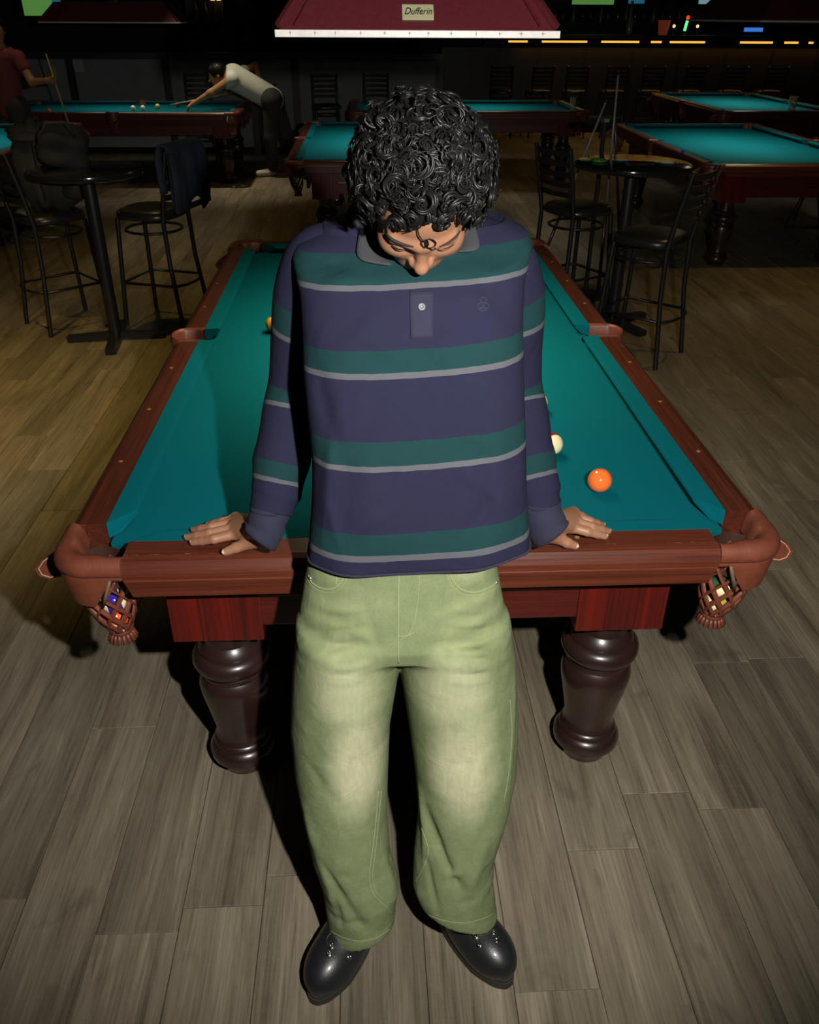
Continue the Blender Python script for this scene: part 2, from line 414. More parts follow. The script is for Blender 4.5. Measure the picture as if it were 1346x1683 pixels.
            for k in range(16):
                a = 2*PI*k/16; q = (sx*cx-sx*.012, sy*cy-sy*.012)
                fr.tube([(q[0]+.02*math.cos(a), q[1]+.02*math.sin(a), RT-.238), (q[0]+.030*math.cos(a), q[1]+.030*math.sin(a), RT-.262)], [.004,.005], 5)
            fr.build('fringe', MAT['leather'], pk, smooth=True)
            # stitched leather tab standing out at the side
            o2 = [(0,0),(.014,-.002),(.048,-.030),(.062,-.052),(.058,-.070),(.044,-.078),(0,-.066)]
            vs = []
            for th in (-.0025, .0025):
                for a, z in o2: vs.append((sx*(cx+R-.006+a*1.28), sy*(HL+.018+th), RT-.035+z))
            k = len(o2); fs = [tuple(range(k)), tuple(reversed(range(k, 2*k)))]+[(i, (i+1) % k, k+(i+1) % k, k+i) for i in range(k)]
            tb = MB().add(vs, fs).build('leather_tab', MAT['leather'], pk)
            if sy < 0:
                st = MB()
                ins = [(a*.86+.002, z*.9-.003) for a, z in o2[1:]]
                st.tube([(sx*(cx+R-.006+a*1.28), sy*(HL+.018+.0032), RT-.035+z) for a, z in ins], .0009, 5)
                st.build('stitching', MAT['stitch'], pk)
    # side pockets
    for s in (-1, 1):
        path = []; nor = []
        for a in np.linspace(-90, 90, 15):
            path.append((s*(HW+.112+.046*math.cos(math.radians(a))), .066*math.sin(math.radians(a)))); nor.append((s*math.cos(math.radians(a)), math.sin(math.radians(a))))
        path = [(s*(HW+.05), -.07)]+path+[(s*(HW+.05), .07)]; nor = [(0, -1)]+nor+[(0, 1)]
        prof = [(-.017, RT-.06), (-.015, RT-.006), (-.011, RT+.003), (-.004, RT+.004), (.002, RT-.006), (.0, RT-.03), (-.004, RT-.09), (-.012, RT-.09)]
        pk = MB().sweep(path, nor, prof).build('side_pocket', MAT['leather'], T, smooth=True, sharp=60)
        nb = MB()
        for k in range(8):
            for dr in (-1, 1):
                pts = []
                for t in np.linspace(0, 1, 8):
                    a = 2*PI*k/8+dr*t*2; r = .05-.025*t*t; pts.append((s*(HW+.09)+r*math.cos(a), r*math.sin(a), RT-.05-.17*t))
                nb.tube(pts, .0045, 4, flat=.5)
        nb.build('net', MAT['leather'], pk)
    # frame: end and side aprons, corner blocks, turned legs
    for s in (-1, 1):
        e = MB().box((-.39, s*(HL+.018)-.012, .632), (.39, s*(HL+.018)+.012, .722), .002).build('apron_board', MAT['apron_x'], T)
        MB().box((-.39, s*(HL+.011)-.012, .545), (.39, s*(HL+.011)+.012, .631), .003).build('lower_apron_board', MAT['apron_x'], T)
        MB().box((s*(HW-.02)-.012, -HL+.2, .552), (s*(HW-.02)+.012, HL-.2, .722), .003).build('side_apron_board', MAT['rail_y'], T)
        for sy in (-1, 1):
            bx = s*.468; by_ = sy*(HL-.083)
            b = MB()
            for i in range(3):                      # block glued up from three staves
                x0 = bx-.104+.0694*i; b = MB().box((x0, by_-.114, .508), (x0+.069, by_+.114, .722), .0015); b.build('leg_block_stave', MAT['apron_z'], T)
            prof = [(.050,0),(.062,.004),(.066,.022),(.076,.034),(.088,.050),(.089,.068),(.080,.084),(.074,.088),(.077,.094),(.074,.104),(.068,.108),(.070,.113),(.066,.121),(.064,.130),(.068,.16),(.078,.215),(.087,.262),(.0905,.295),(.086,.318),(.078,.329),(.081,.334),(.081,.343),(.078,.347),(.092,.358),(.098,.372),(.097,.388),(.086,.402),(.077,.405),(.081,.411),(.076,.424),(.064,.436),(.062,.46),(.066,.51)]
            MB().lathe(prof, (bx, by_, 0), 36).build('leg', MAT['leg'], T, smooth=True, sharp=40)
    MB().box((-HW+.0, -HL+.05, .64), (HW-.0, HL-.05, BED-.032)).build('slate_frame', MAT['apron_x'], T)
    return T
main_table = pool_table((0, HL, 0), 0, 'mahogany pool table with teal cloth that the striped-shirt person leans on', 'pool tables in the hall')
others = [((.04, 6.63, 0), 0, 'teal pool table directly behind the curly-haired person\'s head'),
          ((1.12, 9.82, 0), PI/2, 'far pool table standing crosswise beneath the bar, centre of the hall'),
          ((-2.95, 9.66, 0), PI/2, 'far pool table where the player in white T-shirt bends to shoot'),
          ((-3.73, 6.45, 0), 0, 'pool table cut off by the left edge, behind the dark backpack'),
          ((3.22, 6.42, 0), 0, 'pool table at right behind the round bar table, blue chalk on rail'),
          ((4.87, 10.5, 0), 0, 'farthest pool table on the right with a drink glass on it')]
for loc, rz, lab in others:
    t = copy_tree(main_table); t.location = loc; t.rotation_euler = (0, 0, rz); t['label'] = lab

# ------------------------------------------------------------------ pool lamps
def text_mesh(txt, size, shear=0, ext=.0006):
    c = bpy.data.curves.new('txt', 'FONT'); c.body = txt; c.size = size; c.shear = shear; c.extrude = ext; c.align_x = 'CENTER'; c.align_y = 'CENTER'
    o = bpy.data.objects.new('txt', c); COL.objects.link(o); dg = bpy.context.evaluated_depsgraph_get()
    me = bpy.data.meshes.new_from_object(o.evaluated_get(dg)); bpy.data.objects.remove(o); bpy.data.curves.remove(c); me.materials.clear(); return me
def pool_lamp(loc, rz, z0, energy, label, color=(1.0,.86,.55)):
    L = empty('pool_lamp', (loc[0], loc[1], z0), rz, label, 'lamp', 'billiard lamps over the tables')
    a, b, a2, b2, h = .297, .77, .17, .60, .20
    def quad(p): return MB().add(p, [tuple(range(len(p)))])
    for s in (-1, 1):
        vs = [(-a, s*b, .012), (a, s*b, .012), (a2, s*b2, h), (-a2, s*b2, h)]
        mb = MB().add(vs+[(x*.99, y*.99, z-.004) for x, y, z in vs], [(0,1,2,3),(7,6,5,4),(0,4,5,1),(1,5,6,2),(2,6,7,3),(3,7,4,0)]); mb.build('shade_end', MAT['shade'], L)
        vs = [(s*a, -b, .012), (s*a, b, .012), (s*a2, b2, h), (s*a2, -b2, h)]
        mb = MB().add(vs+[(x*.99, y*.99, z-.004) for x, y, z in vs], [(0,1,2,3),(7,6,5,4),(0,4,5,1),(1,5,6,2),(2,6,7,3),(3,7,4,0)]); mb.build('shade_side', MAT['shade'], L)
        MB().box((-a-.008, s*b-.006 if s > 0 else s*b-.006, 0), (a+.008, s*b+.006, .014), .0015).build('rim', MAT['trim_white'], L)
        MB().box((s*a-.006, -b, 0), (s*a+.006, b, .014), .0015).build('rim', MAT['trim_white'], L)
        for sy in (-1, 1):
            MB().bar((s*a, sy*b, .021), (s*a2, sy*b2, h), .012, .012).build('corner_trim', MAT['shade'], L)
            MB().bar((s*(a-.035), sy*(b+.001), .023), (s*(a2-.02), sy*(b2+.001), h), .004, .004).build('corner_bead', MAT['shade'], L)
    MB().box((-a2, -b2, h-.005), (a2, b2, h+.004)).build('shade_top', MAT['shade'], L)
    MB().box((-.05, -.05, h+.004), (.05, .05, CEIL-z0-.001)).build('hanger', MAT['black_metal'], L)
    for k in (-.4, 0, .4):
        MB().sphere((0, k, .09), (.035, .035, .045), 12, 8).build('bulb', MAT['bulb'], L, smooth=True)
    d = bpy.data.lights.new('pool_lamp_light', 'AREA'); d.shape = 'RECTANGLE'; d.size = .38; d.size_y = 1.2; d.energy = energy; d.color = color; d.spread = math.radians(115)
    lo = bpy.data.objects.new('pool_lamp_light', d); COL.objects.link(lo); lo.parent = L; lo.location = (0, 0, .035)
    return L
ml = pool_lamp((.012, HL), 0, 1.712, 15, 'burgundy hooded billiard lamp with a nameplate, hanging over the near table')
# rim marks and nameplate on the near end
for k in range(12):
    x = -.27+.0491*k+random.uniform(-.006, .006)
    MB().box((x-.0006, -.7766, .003+.002*random.random()), (x+.0006, -.776, .012)).box((x-.004*random.random()-.001, -.7766, .008), (x+.004*random.random()+.001, -.776, .0092)).build('rim_mark', MAT['mark'], ml)
fn = Vector((0, -.18, .17)); tilt = math.atan2(.18, .17)   # end panel leans inwards
pl = MB().box((-.034, -.019, -.002), (.034, .019, .002), .002).build('nameplate', MAT['plate'], ml)
pl.location = (.0, -.77+.17*.185-.002, .012+.188*.185); pl.rotation_euler = (math.atan2(.18, .17), 0, 0)
tx = link('lettering', text_mesh('Dufferin', .021, .35), MAT['ink'], pl); tx.location = (0, 0, .0024); tx.scale = (.85, 1.15, 1)
for i, (loc, rz, lab) in enumerate(others):
    z0 = [1.70, 1.70, 1.66, 1.72, 1.72, 1.72][i]
    pool_lamp(loc, rz, z0, [11, 8, 5, 11, 11, 10][i], ['lamp over the table directly behind the person', 'dark lamp over the far crosswise table in the centre', 'dark lamp with red edge above the bending player', 'lamp over the table at the left edge', 'lamp over the table behind the right bar table', 'lamp over the farthest table on the right'][i], (1.0,.93,.72))

# ------------------------------------------------------------------ billiard balls
def ball_mat(name, col, stripe=None, axis=(0,0,1)):
    m, nt, b = new_mat(name); b.inputs['Roughness'].default_value = .12; b.inputs['Coat Weight'].default_value = .5
    tc = N(nt, 'ShaderNodeTexCoord'); base = tuple(col)
    if stripe:
        dp = N(nt, 'ShaderNodeVectorMath', operation='DOT_PRODUCT'); nt.links.new(tc.outputs['Object'], dp.inputs[0]); a = Vector(axis).normalized(); dp.inputs[1].default_value = a
        f = math_n(nt, 'LESS_THAN', math_n(nt, 'ABSOLUTE', dp.outputs['Value']), .0150)
        c = mixc(nt, f, (.78,.70,.42), stripe); nt.links.new(c, b.inputs['Base Color'])
    else:
        n = noise(nt, coords(nt), 8); nt.links.new(mixc(nt, n, mul(base, .95), mul(base, 1.05)), b.inputs['Base Color'])
    return m
BR = .0292
def ball(pos, mat, label, spot=None, num=None, group=None):
    o = MB().sphere((0,0,0), BR, 32, 20).build('billiard_ball', mat, smooth=True); o.location = pos; tag(o, label, 'billiard ball', group)
    if spot is not None:
        d = Vector(spot).normalized(); q = d.to_track_quat('Z', 'Y')
        vs = [(0,0,BR+.0003)]; fs = []
        for i in range(20):
            a = 2*PI*i/20; r = .008; vs.append((r*math.cos(a), r*math.sin(a), math.sqrt(BR*BR-r*r)+.0003))
        fs = [(0, 1+i, 1+(i+1) % 20) for i in range(20)]
        sp = MB().add(vs, fs).build('number_spot', MAT['ball_white'], o); sp.rotation_mode = 'QUATERNION'; sp.rotation_quaternion = q
        if num:
            t = link('number', text_mesh(num, .011, 0, .0002), MAT['ink'], o); t.rotation_mode = 'QUATERNION'; t.rotation_quaternion = q; t.location = d*(BR+.0006)
    return o
MAT['ball_white'] = ball_mat('ball_ivory', (.75,.68,.42))
zb = BED+BR
ball((.443,.190,zb), ball_mat('ball_orange', (.86,.16,.03)), 'orange ball nearest the right hand on teal cloth', (.45,.25,.86), '5')
ball((.366,.391,zb), ball_mat('ball_red_stripe', (1,1,1), (.42,.01,.012), (.30,-.72,.28)), 'cream and red striped ball beside the right sleeve', (.05,.5,.86), '11')
ball((.378,.662,zb), ball_mat('ball_cream', (.72,.70,.36)), 'pale cream ball half hidden behind the right sleeve')
ball((-.452,1.395,zb), ball_mat('ball_yellow', (.80,.33,.01)), 'yellow ball peeking out beside the left sleeve')
pp = [(-HW-.055, -.055), (HW+.055, -.055)]
ball((-.676,-.062,.655), ball_mat('ball_blue_stripe', (1,1,1), (.03,.015,.30), (.9,.35,.1)), 'blue and white striped ball inside the left corner net', None)
ball((-.684,-.048,.60), ball_mat('ball_orange_stripe', (1,1,1), (.80,.10,.02), (.2,.5,.85)), 'orange striped ball at the bottom of the left corner net')
ball((-.692,-.04,.709), ball_mat('ball_purple', (.03,.012,.25)), 'purple ball on top in the left corner net')
ball((.684,-.048,.60), ball_mat('ball_pale_stripe', (1,1,1), (.30,.30,.05), (1,.2,.3)), 'pale striped ball at the bottom of the right corner net')
ball((.676,-.064,.655), ball_mat('ball_green_stripe', (1,1,1), (.02,.10,.04), (.3,1,.4)), 'pale ball midway up in the right corner net')
for x, y, c, lab in [(-4.0,8.99,(.7,.10,.04),'red ball on the far left table near the cue'), (-2.62,9.75,(.55,.5,.06),'yellow ball in the middle of the far left table'), (-2.86,9.52,(.75,.72,.5),'left of two white balls on the far left table'), (-2.75,9.54,(.78,.75,.55),'right of two white balls on the far left table'), (-2.42,9.95,(.25,.02,.03),'dark red ball at the back of the far left table')]:
    if x < -3.9: x, y = -3.73, 9.15
    ball((x, y, zb), ball_mat('ball_far', c), lab)
#PART2
# ------------------------------------------------------------------ bar stools and high-top tables
def bar_stool():
    """faces +x locally; base at origin; seat .69 high, ladder back behind (-x)"""
    S = empty('bar_stool'); m = MAT['black_metal']; sh = .685
    for s in (-1, 1):
        MB().tube([(.19, s*.19, 0), (.155, s*.15, sh-.02)], .0145, 8).build('leg', m, S, smooth=True, sharp=50)
        MB().tube([(-.22, s*.185, 0), (-.175, s*.165, .40), (-.165, s*.16, sh-.02), (-.20, s*.165, .86), (-.245, s*.165, 1.07)], .0145, 8).build('back_upright', m, S, smooth=True, sharp=50)
    def ringpts(rx, ry, z, n=28): return [(rx*math.cos(2*PI*i/n), ry*math.sin(2*PI*i/n), z) for i in range(n)]
    MB().tube(ringpts(.175, .175, sh-.10), .009, 6, closed=True).build('seat_brace_ring', m, S, smooth=True)
    MB().tube([(.173, .173, .27), (.173, -.173, .27), (-.19, -.173, .27), (-.235, -.1, .27), (-.25, 0, .27), (-.235, .1, .27), (-.19, .173, .27)], .0095, 6, closed=True).build('footrest', m, S, smooth=True)
    def squircle(r, z, n=32):
        pts = []
        for i in range(n):
            a = 2*PI*i/n; c, s_ = math.cos(a), math.sin(a); k = (abs(c)**3.2+abs(s_)**3.2)**(-1/3.2); pts.append((r*c*k, r*s_*k*1.02, z))
        return pts
    mb = MB(); rings = [(.185,sh-.022),(.190,sh-.015),(.190,sh+.004),(.184,sh+.018),(.165,sh+.030),(.12,sh+.036),(.05,sh+.038)]
    vs = []; 
    for r, z in rings: vs += squircle(r, z)
    n = 32; fs = [(j*n+i, j*n+(i+1) % n, (j+1)*n+(i+1) % n, (j+1)*n+i) for j in range(len(rings)-1) for i in range(n)]
    fs += [tuple(reversed(range(n))), tuple((len(rings)-1)*n+i for i in range(n))]
    mb.add(vs, fs).build('seat', MAT['black_vinyl'], S, smooth=True, sharp=60)
    for k in range(5):
        z = .80+.060*k; xb = np.interp(z, [.685,.86,1.07], [-.165,-.20,-.245])
        pts = [(xb-.028*(1-(t/.155)**2), t) for t in np.linspace(-.155, .155, 9)]
        vs = []
        for x, y in pts: vs += [(x-.004, y, z-.017), (x+.004, y, z-.017), (x-.006, y, z+.017), (x-.014, y, z+.017)]
        fs = [(4*i+j, 4*i+(j+1) % 4, 4*i+4+(j+1) % 4, 4*i+4+j) for i in range(8) for j in range(4)]+[(0,1,2,3),(35,34,33,32)]
        MB().add(vs, fs).build('back_slat', m, S)
    return S
def place(o, x, y, ang, label, cat=None, group=None):
    o.location = (x, y, 0); o.rotation_euler = (0, 0, ang); tag(o, label, cat, group); return o
stool0 = bar_stool()
GS = 'ladder-back bar stools'
place(stool0, -2.07, 3.89, math.atan2(.66, .75), 'black ladder-back bar stool at far left with a backpack on its seat', 'bar stool', GS)
def stool(x, y, ang, lab): return place(copy_tree(stool0), x, y, ang, lab, 'bar stool', GS)
stool(-1.46, 3.97, math.atan2(.30, -.95), 'black bar stool with a denim jacket hung over its back')
stool(1.50, 3.20, math.atan2(.66, -.75), 'black ladder-back bar stool nearest the right rail, back turned right')
stool(1.26, 4.02, math.atan2(.45, .88), 'black bar stool behind the table corner with grey glinting uprights')
def high_top(x, y, label, rot=.2, r=.345):
    T = empty('high_top_table', (x, y, 0), rot, label, 'table', 'round high-top bar tables'); m = MAT['black_metal']
    MB().lathe([(r-.02,.965),(r,.972),(r+.003,.985),(r,.998),(r-.012,1.002),(.01,1.002)], n=48).build('tabletop', MAT['black_top'], T, smooth=True, sharp=40)
    MB().lathe([(.038,.03),(.038,.95),(.11,.952),(.11,.964)], n=20).build('pedestal', m, T, smooth=True, sharp=40)
    for k in range(4):
        a = PI/2*k
        c, s = math.cos(a), math.sin(a)
        MB().bar((.03*c, .03*s, .035), (.29*c, .29*s, .02), .055, .035).build('base_arm', m, T)
    return T
high_top(-1.69, 3.55, 'round black high-top table between the two left bar stools', .12, .31)
high_top(1.50, 3.74, 'glossy round black high-top table beside the right bar stools', .5)
# things on and around the stools
MAT['canvas'] = simple('dark_olive_canvas', (.022,.019,.014), .75, var=.5, scale=12, bmp=.4)
MAT['canvas2'] = simple('black_nylon', (.012,.011,.010), .85, var=.4, scale=18, bmp=.3)
MAT['denim_dark'] = simple('dark_blue_denim', (.010,.018,.034), .85, var=.4, scale=80, bmp=.2)
def blob(rx, ry, rz, seed, amp=.18, n=28, m=18, p=2.6):
    rg = np.random.default_rng(seed); ks = rg.normal(size=(7, 3))*3.0; ph = rg.uniform(0, 6.28, 7)
    mb = MB().sphere((0,0,0), 1, n, m); out = []
    for v in mb.v:
        q = np.array(v); k = (abs(q)**p).sum()**(-1/p); w = 1+amp*np.mean(np.sin(ks@q+ph))*1.6; out.append((q[0]*k*w*rx, q[1]*k*w*ry, q[2]*k*w*rz))
    mb.v = out; return mb
bp = empty('backpack', (-2.03, 3.88, .725), .7, 'dark olive backpack heaped on the leftmost bar stool', 'backpack')
b1 = blob(.17, .15, .23, 3, .3).build('pack_body', MAT['canvas'], bp, smooth=True); b1.location = (0, 0, .225)
b1 = blob(.06, .11, .10, 5).build('front_pocket', MAT['canvas'], bp, smooth=True); b1.location = (.08, -.13, .15)
b1 = blob(.17, .14, .05, 6).build('top_flap', MAT['canvas'], bp, smooth=True); b1.location = (0, 0, .43)
MB().tube([(-.1,-.15,.40),(-.12,-.20,.25),(-.10,-.17,.08)], .016, 6, flat=.35).build('shoulder_strap', MAT['canvas2'], bp, smooth=True)
MB().tube([(-.03,0,.46),(0,.0,.51),(.03,0,.46)], .008, 6).build('grab_handle', MAT['canvas2'], bp, smooth=True)
bg = empty('duffel_bag', (-1.83, 3.62, 1.003), .3, 'black nylon bag lying on the left high-top table', 'bag')
b1 = blob(.13, .11, .105, 9, .3).build('bag_body', MAT['canvas2'], bg, smooth=True); b1.location = (0, 0, .105)
MB().tube([(-.09,-.09,.16),(-.05,-.12,.24),(.05,-.12,.24),(.09,-.09,.16)], .010, 6).build('handle', MAT['canvas'], bg, smooth=True)
# denim jacket folded over the stool back
jx, jy, ja = -1.46, 3.97, math.atan2(.30, -.95)
J = empty('denim_jacket', (jx, jy, 0), ja, 'dark denim jacket hanging over the back of the left bar stool', 'jacket')
vs = []; fs = []; nu, nv = 18, 26
for j in range(nv):
    t = j/(nv-1)
    for i in range(nu):
        y = -.20+.40*i/(nu-1)
        if t < .35: x = -.195+.02*math.sin(i*1.1); z = .90+(.35-t)*-.2+.18*(t/.35)
        else: x = -.285-.018*math.sin(i*.9+t*3)-.02*t; z = 1.10-(t-.35)/.65*(.36+.05*math.sin(i*.7))
        if .28 < t < .45: x = np.interp(t, [.28,.45], [-.205,-.285]); z = 1.095+.012*math.sin((t-.28)/.17*PI)
        vs.append((x, y*(1+.10*t)+.012*math.sin(t*7), z))
for j in range(nv-1):
    for i in range(nu-1): fs.append((j*nu+i, j*nu+i+1, (j+1)*nu+i+1, (j+1)*nu+i))
jk = MB().add(vs, fs).build('jacket_body', MAT['denim_dark'], J, smooth=True); md = jk.modifiers.new('thick', 'SOLIDIFY'); md.thickness = .012
MB().tube([(-.30,.18,1.05),(-.335,.23,.92),(-.33,.235,.74)], [.05,.045,.04], 10, flat=.5).build('sleeve', MAT['denim_dark'], J, smooth=True)
MB().box((-.325,-.19,.735),(-.305,.2,.765),.004).build('waistband', MAT['denim_dark'], J)
# small things on the right high-top and tables
MAT['phone'] = simple('glossy_phone', (.02,.02,.022), .1, coat=.6)
MAT['greencup'] = simple('green_tray', (.05,.16,.03), .4)
ph = MB().box((-.075,-.035,0),(.075,.035,.009),.003).build('phone', MAT['phone']); ph.location = (1.52, 3.66, 1.0025); ph.rotation_euler[2] = .1; tag(ph, 'dark phone lying on the right high-top table', 'phone')
gt = MB().lathe([(.03,0),(.045,.004),(.05,.016),(.046,.017),(.04,.006),(.005,.005)], n=20).build('ashtray', MAT['greencup'], smooth=True); gt.location = (1.29, 3.74, 1.0025); tag(gt, 'small green dish at the left rim of the right high-top table', 'dish')
MAT['chalk'] = simple('blue_chalk', (.02,.06,.5), .8)
ck = MB().box((-.011,-.011,0),(.011,.011,.02),.001).build('chalk_cube', MAT['chalk']); ck.location = (3.22-.735, 5.66, RT+.001); tag(ck, 'blue chalk cube on the rail of the right pool table', 'chalk')
def glass_mat():
    m, nt, b = new_mat('drinking_glass'); b.inputs['Transmission Weight'].default_value = .85; b.inputs['Base Color'].default_value = (.85,.8,.6,1); b.inputs['Roughness'].default_value = .05; return m
MAT['glass'] = glass_mat()
def tumbler(pos, lab, h=.14, r=.038, mat='glass'):
    o = MB().lathe([(r*.8,0),(r,h),(r-.004,h),(r*.8-.003,.008),(.002,.008)], n=20).build('drinking_glass', MAT[mat], smooth=True, sharp=40); o.location = pos; tag(o, lab, 'glass'); return o
tumbler((4.87+.12, 9.14+.04, RT+.002), 'drink glass standing on the near rail of the farthest right table', .15, .05)
tumbler((2.33, 9.12, RT+.002), 'tall clear glass on the rail of the far centre table')
# cues: three leaning against the right high-top / rack, one in hand
def cue(a, b, lab, col):
    c = empty('pool_cue', (0, 0, 0), 0, lab, 'pool cue'); a = Vector(a); b = Vector(b); mid = a.lerp(b, .45)
    MB().tube([a, mid], [.0145, .0105], 8).build('butt', MAT['cue_dark'], c, smooth=True)
    MB().tube([mid, a.lerp(b, .985)], [.0105, .0062], 8).build('shaft', col, c, smooth=True)
    MB().tube([a.lerp(b, .985), b], [.0064, .0062], 8).build('tip', MAT['cue_dark'], c, smooth=True)
    return c
MAT['cue_dark'] = simple('dark_cue_butt', (.03,.012,.010), .3)
MAT['maple'] = simple('maple_shaft', (.42,.29,.13), .35)
MAT['ash_grey'] = simple('grey_shaft', (.16,.16,.17), .4)
cue((1.56, 4.35, .01), (1.478, 4.22, 1.46), 'upright grey pool cue standing behind the right high-top table', MAT['ash_grey'])
cue((1.10, 4.55, .01), (1.44, 4.28, 1.30), 'slanting pool cue leaning right behind the right high-top table', MAT['ash_grey'])
cue((1.80, 4.60, .01), (1.50, 4.30, 1.26), 'slanting dark pool cue leaning left behind the right high-top table', MAT['cue_dark'])
rk = empty('cue_stand', (1.49, 4.45, 0), 0, 'black cue stand behind the right high-top table', 'stand')
MB().lathe([(.2,0),(.2,.02),(.03,.04)], n=24).build('base', MAT['black_metal'], rk); MB().lathe([(.016,.04),(.016,1.18)], n=10).build('post', MAT['black_metal'], rk)
MB().lathe([(.11,0),(.11,.02)], (0,0,1.16), 20).build('cue_ring', MAT['black_metal'], rk)
# folded stand under the right table edge
st = empty('folding_stand', (4.1, 6.55, 0), .0, 'black folding stand under the right pool table', 'stand')
MB().tube([(-.17,0,.01),(0,0,.55),(.17,0,.01)], .011, 6).build('leg_frame', MAT['black_metal'], st)
MB().tube([(-.17,0,.012),(.17,0,.012)], .011, 6).build('crossbar', MAT['black_metal'], st)
MB().tube([(0,0,.55),(.05,.3,.01)], .011, 6).build('rear_leg', MAT['black_metal'], st)

# ------------------------------------------------------------------ bar and back of the hall
MAT['bar_wood'] = simple('dark_bar_front', (.012,.010,.009), .5, var=.4, scale=6)
MAT['amber'] = simple('amber_light_strip', (.4,.2,.05), .5, emit=(1.0,.46,.06), es=1.2)
MAT['screen_green'] = simple('tv_picture_green', (.02,.06,.02), .4, emit=(.16,.42,.09), es=.42)
MAT['screen_blue'] = simple('tv_picture_blue', (.02,.04,.06), .4, emit=(.03,.22,.35), es=.40)
MAT['screen_pale'] = simple('tv_picture_pale', (.02,.04,.06), .4, emit=(.3,.5,.6), es=.5)
MAT['glow_green'] = simple('lit_green_tube', (.1,.4,.2), .4, emit=(.15,1.0,.35), es=1.1)
MAT['glow_red'] = simple('lit_red_knob', (.4,.02,.02), .4, emit=(1.0,.04,.03), es=1.0)
MAT['glow_warm'] = simple('warm_lit_bulb', (.5,.3,.1), .4, emit=(1.0,.6,.2), es=1.3)
MAT['glow_blue'] = simple('blue_lit_label', (.05,.1,.4), .4, emit=(.05,.25,.9), es=.7)
MAT['bottle'] = simple('dark_bottle_glass', (.03,.05,.025), .08, var=.5, scale=5, coat=.5)
MAT['bottle_pale'] = simple('pale_bottle_glass', (.22,.22,.17), .12, var=.3, scale=5, coat=.5)
MAT['bucket'] = simple('red_plastic_bucket_added_glow', (.42,.06,.03), .5, emit=(.5,.08,.04), es=.12)  # faint glow added to the plastic; the bucket itself is no lamp
BY = 14.2
bar = empty('bar_counter', (0, BY, 0), 0, 'long dark bar counter with an amber-lit edge at the back', 'bar')
MB().box((1.2, 0, 0), (HI[0]-.05, .5, 1.30), .004).build('counter_front', MAT['bar_wood'], bar)
MB().box((1.15, -.22, 1.44), (HI[0]-.05, .55, 1.49), .006).build('counter_top', MAT['bar_wood'], bar)
for k in range(10): MB().box((1.25+.8*k, -.02, .12), (1.25+.8*k+.74, -.002, 1.25), .004).build('counter_panel', MAT['bar_wood'], bar)
for x0, x1 in [(2.3,2.62),(2.86,3.62),(3.86,4.50),(4.70,4.88),(5.02,5.62),(6.22,6.78),(6.98,7.22),(7.40,7.48),(7.62,8.4)]:
    MB().box((x0, -.05, 1.375), (x1, -.035, 1.405), .002).build('light_strip', MAT['amber'], bar)
ls = light('AREA', 'bar_strip_light', (5.2, BY-.15, 1.36), 5, (1.0,.5,.1), 5.5, to=(5.2, BY-.5, 0), size_y=.05)
# bar-side stools seen as silhouettes
for i, (x, a) in enumerate([(2.15,1.4),(2.75,1.7),(3.35,1.5),(3.98,1.6),(4.6,1.45),(5.25,1.65),(5.95,1.5),(6.6,1.6)]):
    s = copy_tree(stool0); place(s, x, BY-.62, a, 'black bar stool along the amber-lit bar, %s from the left' % 'first second third fourth fifth sixth seventh eighth'.split()[i], 'bar stool', 'stools along the bar')
# chairs by the low wall
for i, (x, y, a, lab) in enumerate([(-.62,10.95,-1.45,'ladder-back stool against the grey low wall, left of the head'), (.05,11.05,-1.6,'ladder-back stool by the low wall just behind the hair'), (-2.35,11.0,-1.5,'ladder-back stool behind the bending player')]):
    place(copy_tree(stool0), x, y, a, lab, 'bar stool', 'stools by the low wall')
# low grey panel wall with dark posts and ledge
for i, (x0, x1) in enumerate([(-6.2,-4.2),(-4.1,-2.9),(-2.8,-1.72),(-1.62,-1.12),(-1.02,.9)]):
    o = MB().box((x0, 11.6, .1), (x1, 11.66, 1.22)).build('trim_%d' % (i+1), MAT['grey_panel']); o['kind'] = 'structure'
o = MB().box((-6.25, 11.52, 1.22), (1.0, 11.76, 1.30), .004).build('trim_6', MAT['bar_wood']); o['kind'] = 'structure'
for i, x in enumerate((-4.15, -2.85, -1.67, -1.07, .95)):
    o = MB().box((x-.05, 11.57, 0), (x+.05, 11.70, 1.22)).build('trim_%d' % (7+i), MAT['bar_wood']); o['kind'] = 'structure'
# shelves with bottles
def bottle_mesh(mat, h=.30):
    return MB().lathe([(.034,0),(.037,.01),(.037,h*.58),(.030,h*.68),(.014,h*.76),(.013,h*.97),(.015,h),(.002,h)], n=14).mesh('bottle', True), mat
bot_a, _ = bottle_mesh(None); bot_a.materials.append(MAT['bottle']); bot_b, _ = bottle_mesh(None, .26); bot_b.materials.append(MAT['bottle_pale'])
for mm in (bot_a, bot_b): mm.polygons.foreach_set('use_smooth', [True]*len(mm.polygons))
sh = empty('bottle_shelf', (3.4, 16.6, 0), 0, 'dark back-bar shelf of bottles behind the bar', 'shelf')
for z in (1.30, 1.62, 1.98): MB().box((-1.2,-.14,z), (4.2,.3,z+.03)).build('shelf_board', MAT['bar_wood'], sh)
for x in (-1.2, 1.568, 4.17): MB().box((x,-.14,0), (x+.03,.3,2.4)).build('upright', MAT['bar_wood'], sh)
ORD = 'first second third fourth fifth sixth seventh eighth ninth tenth eleventh twelfth thirteenth fourteenth fifteenth sixteenth seventeenth eighteenth nineteenth twentieth'.split(); ORD += ['twenty-'+w for w in ORD[:9]]+['thirtieth']
for i in range(30):
    o = bpy.data.objects.new('bottle', bot_a if i % 3 else bot_b); COL.objects.link(o); o.location = (2.35+.17*i+random.uniform(-.03,.03), 16.6, 1.651); tag(o, '%s bottle from the left on the back-bar shelf behind the counter' % ORD[i], 'bottle', 'bottles on the back-bar shelf')
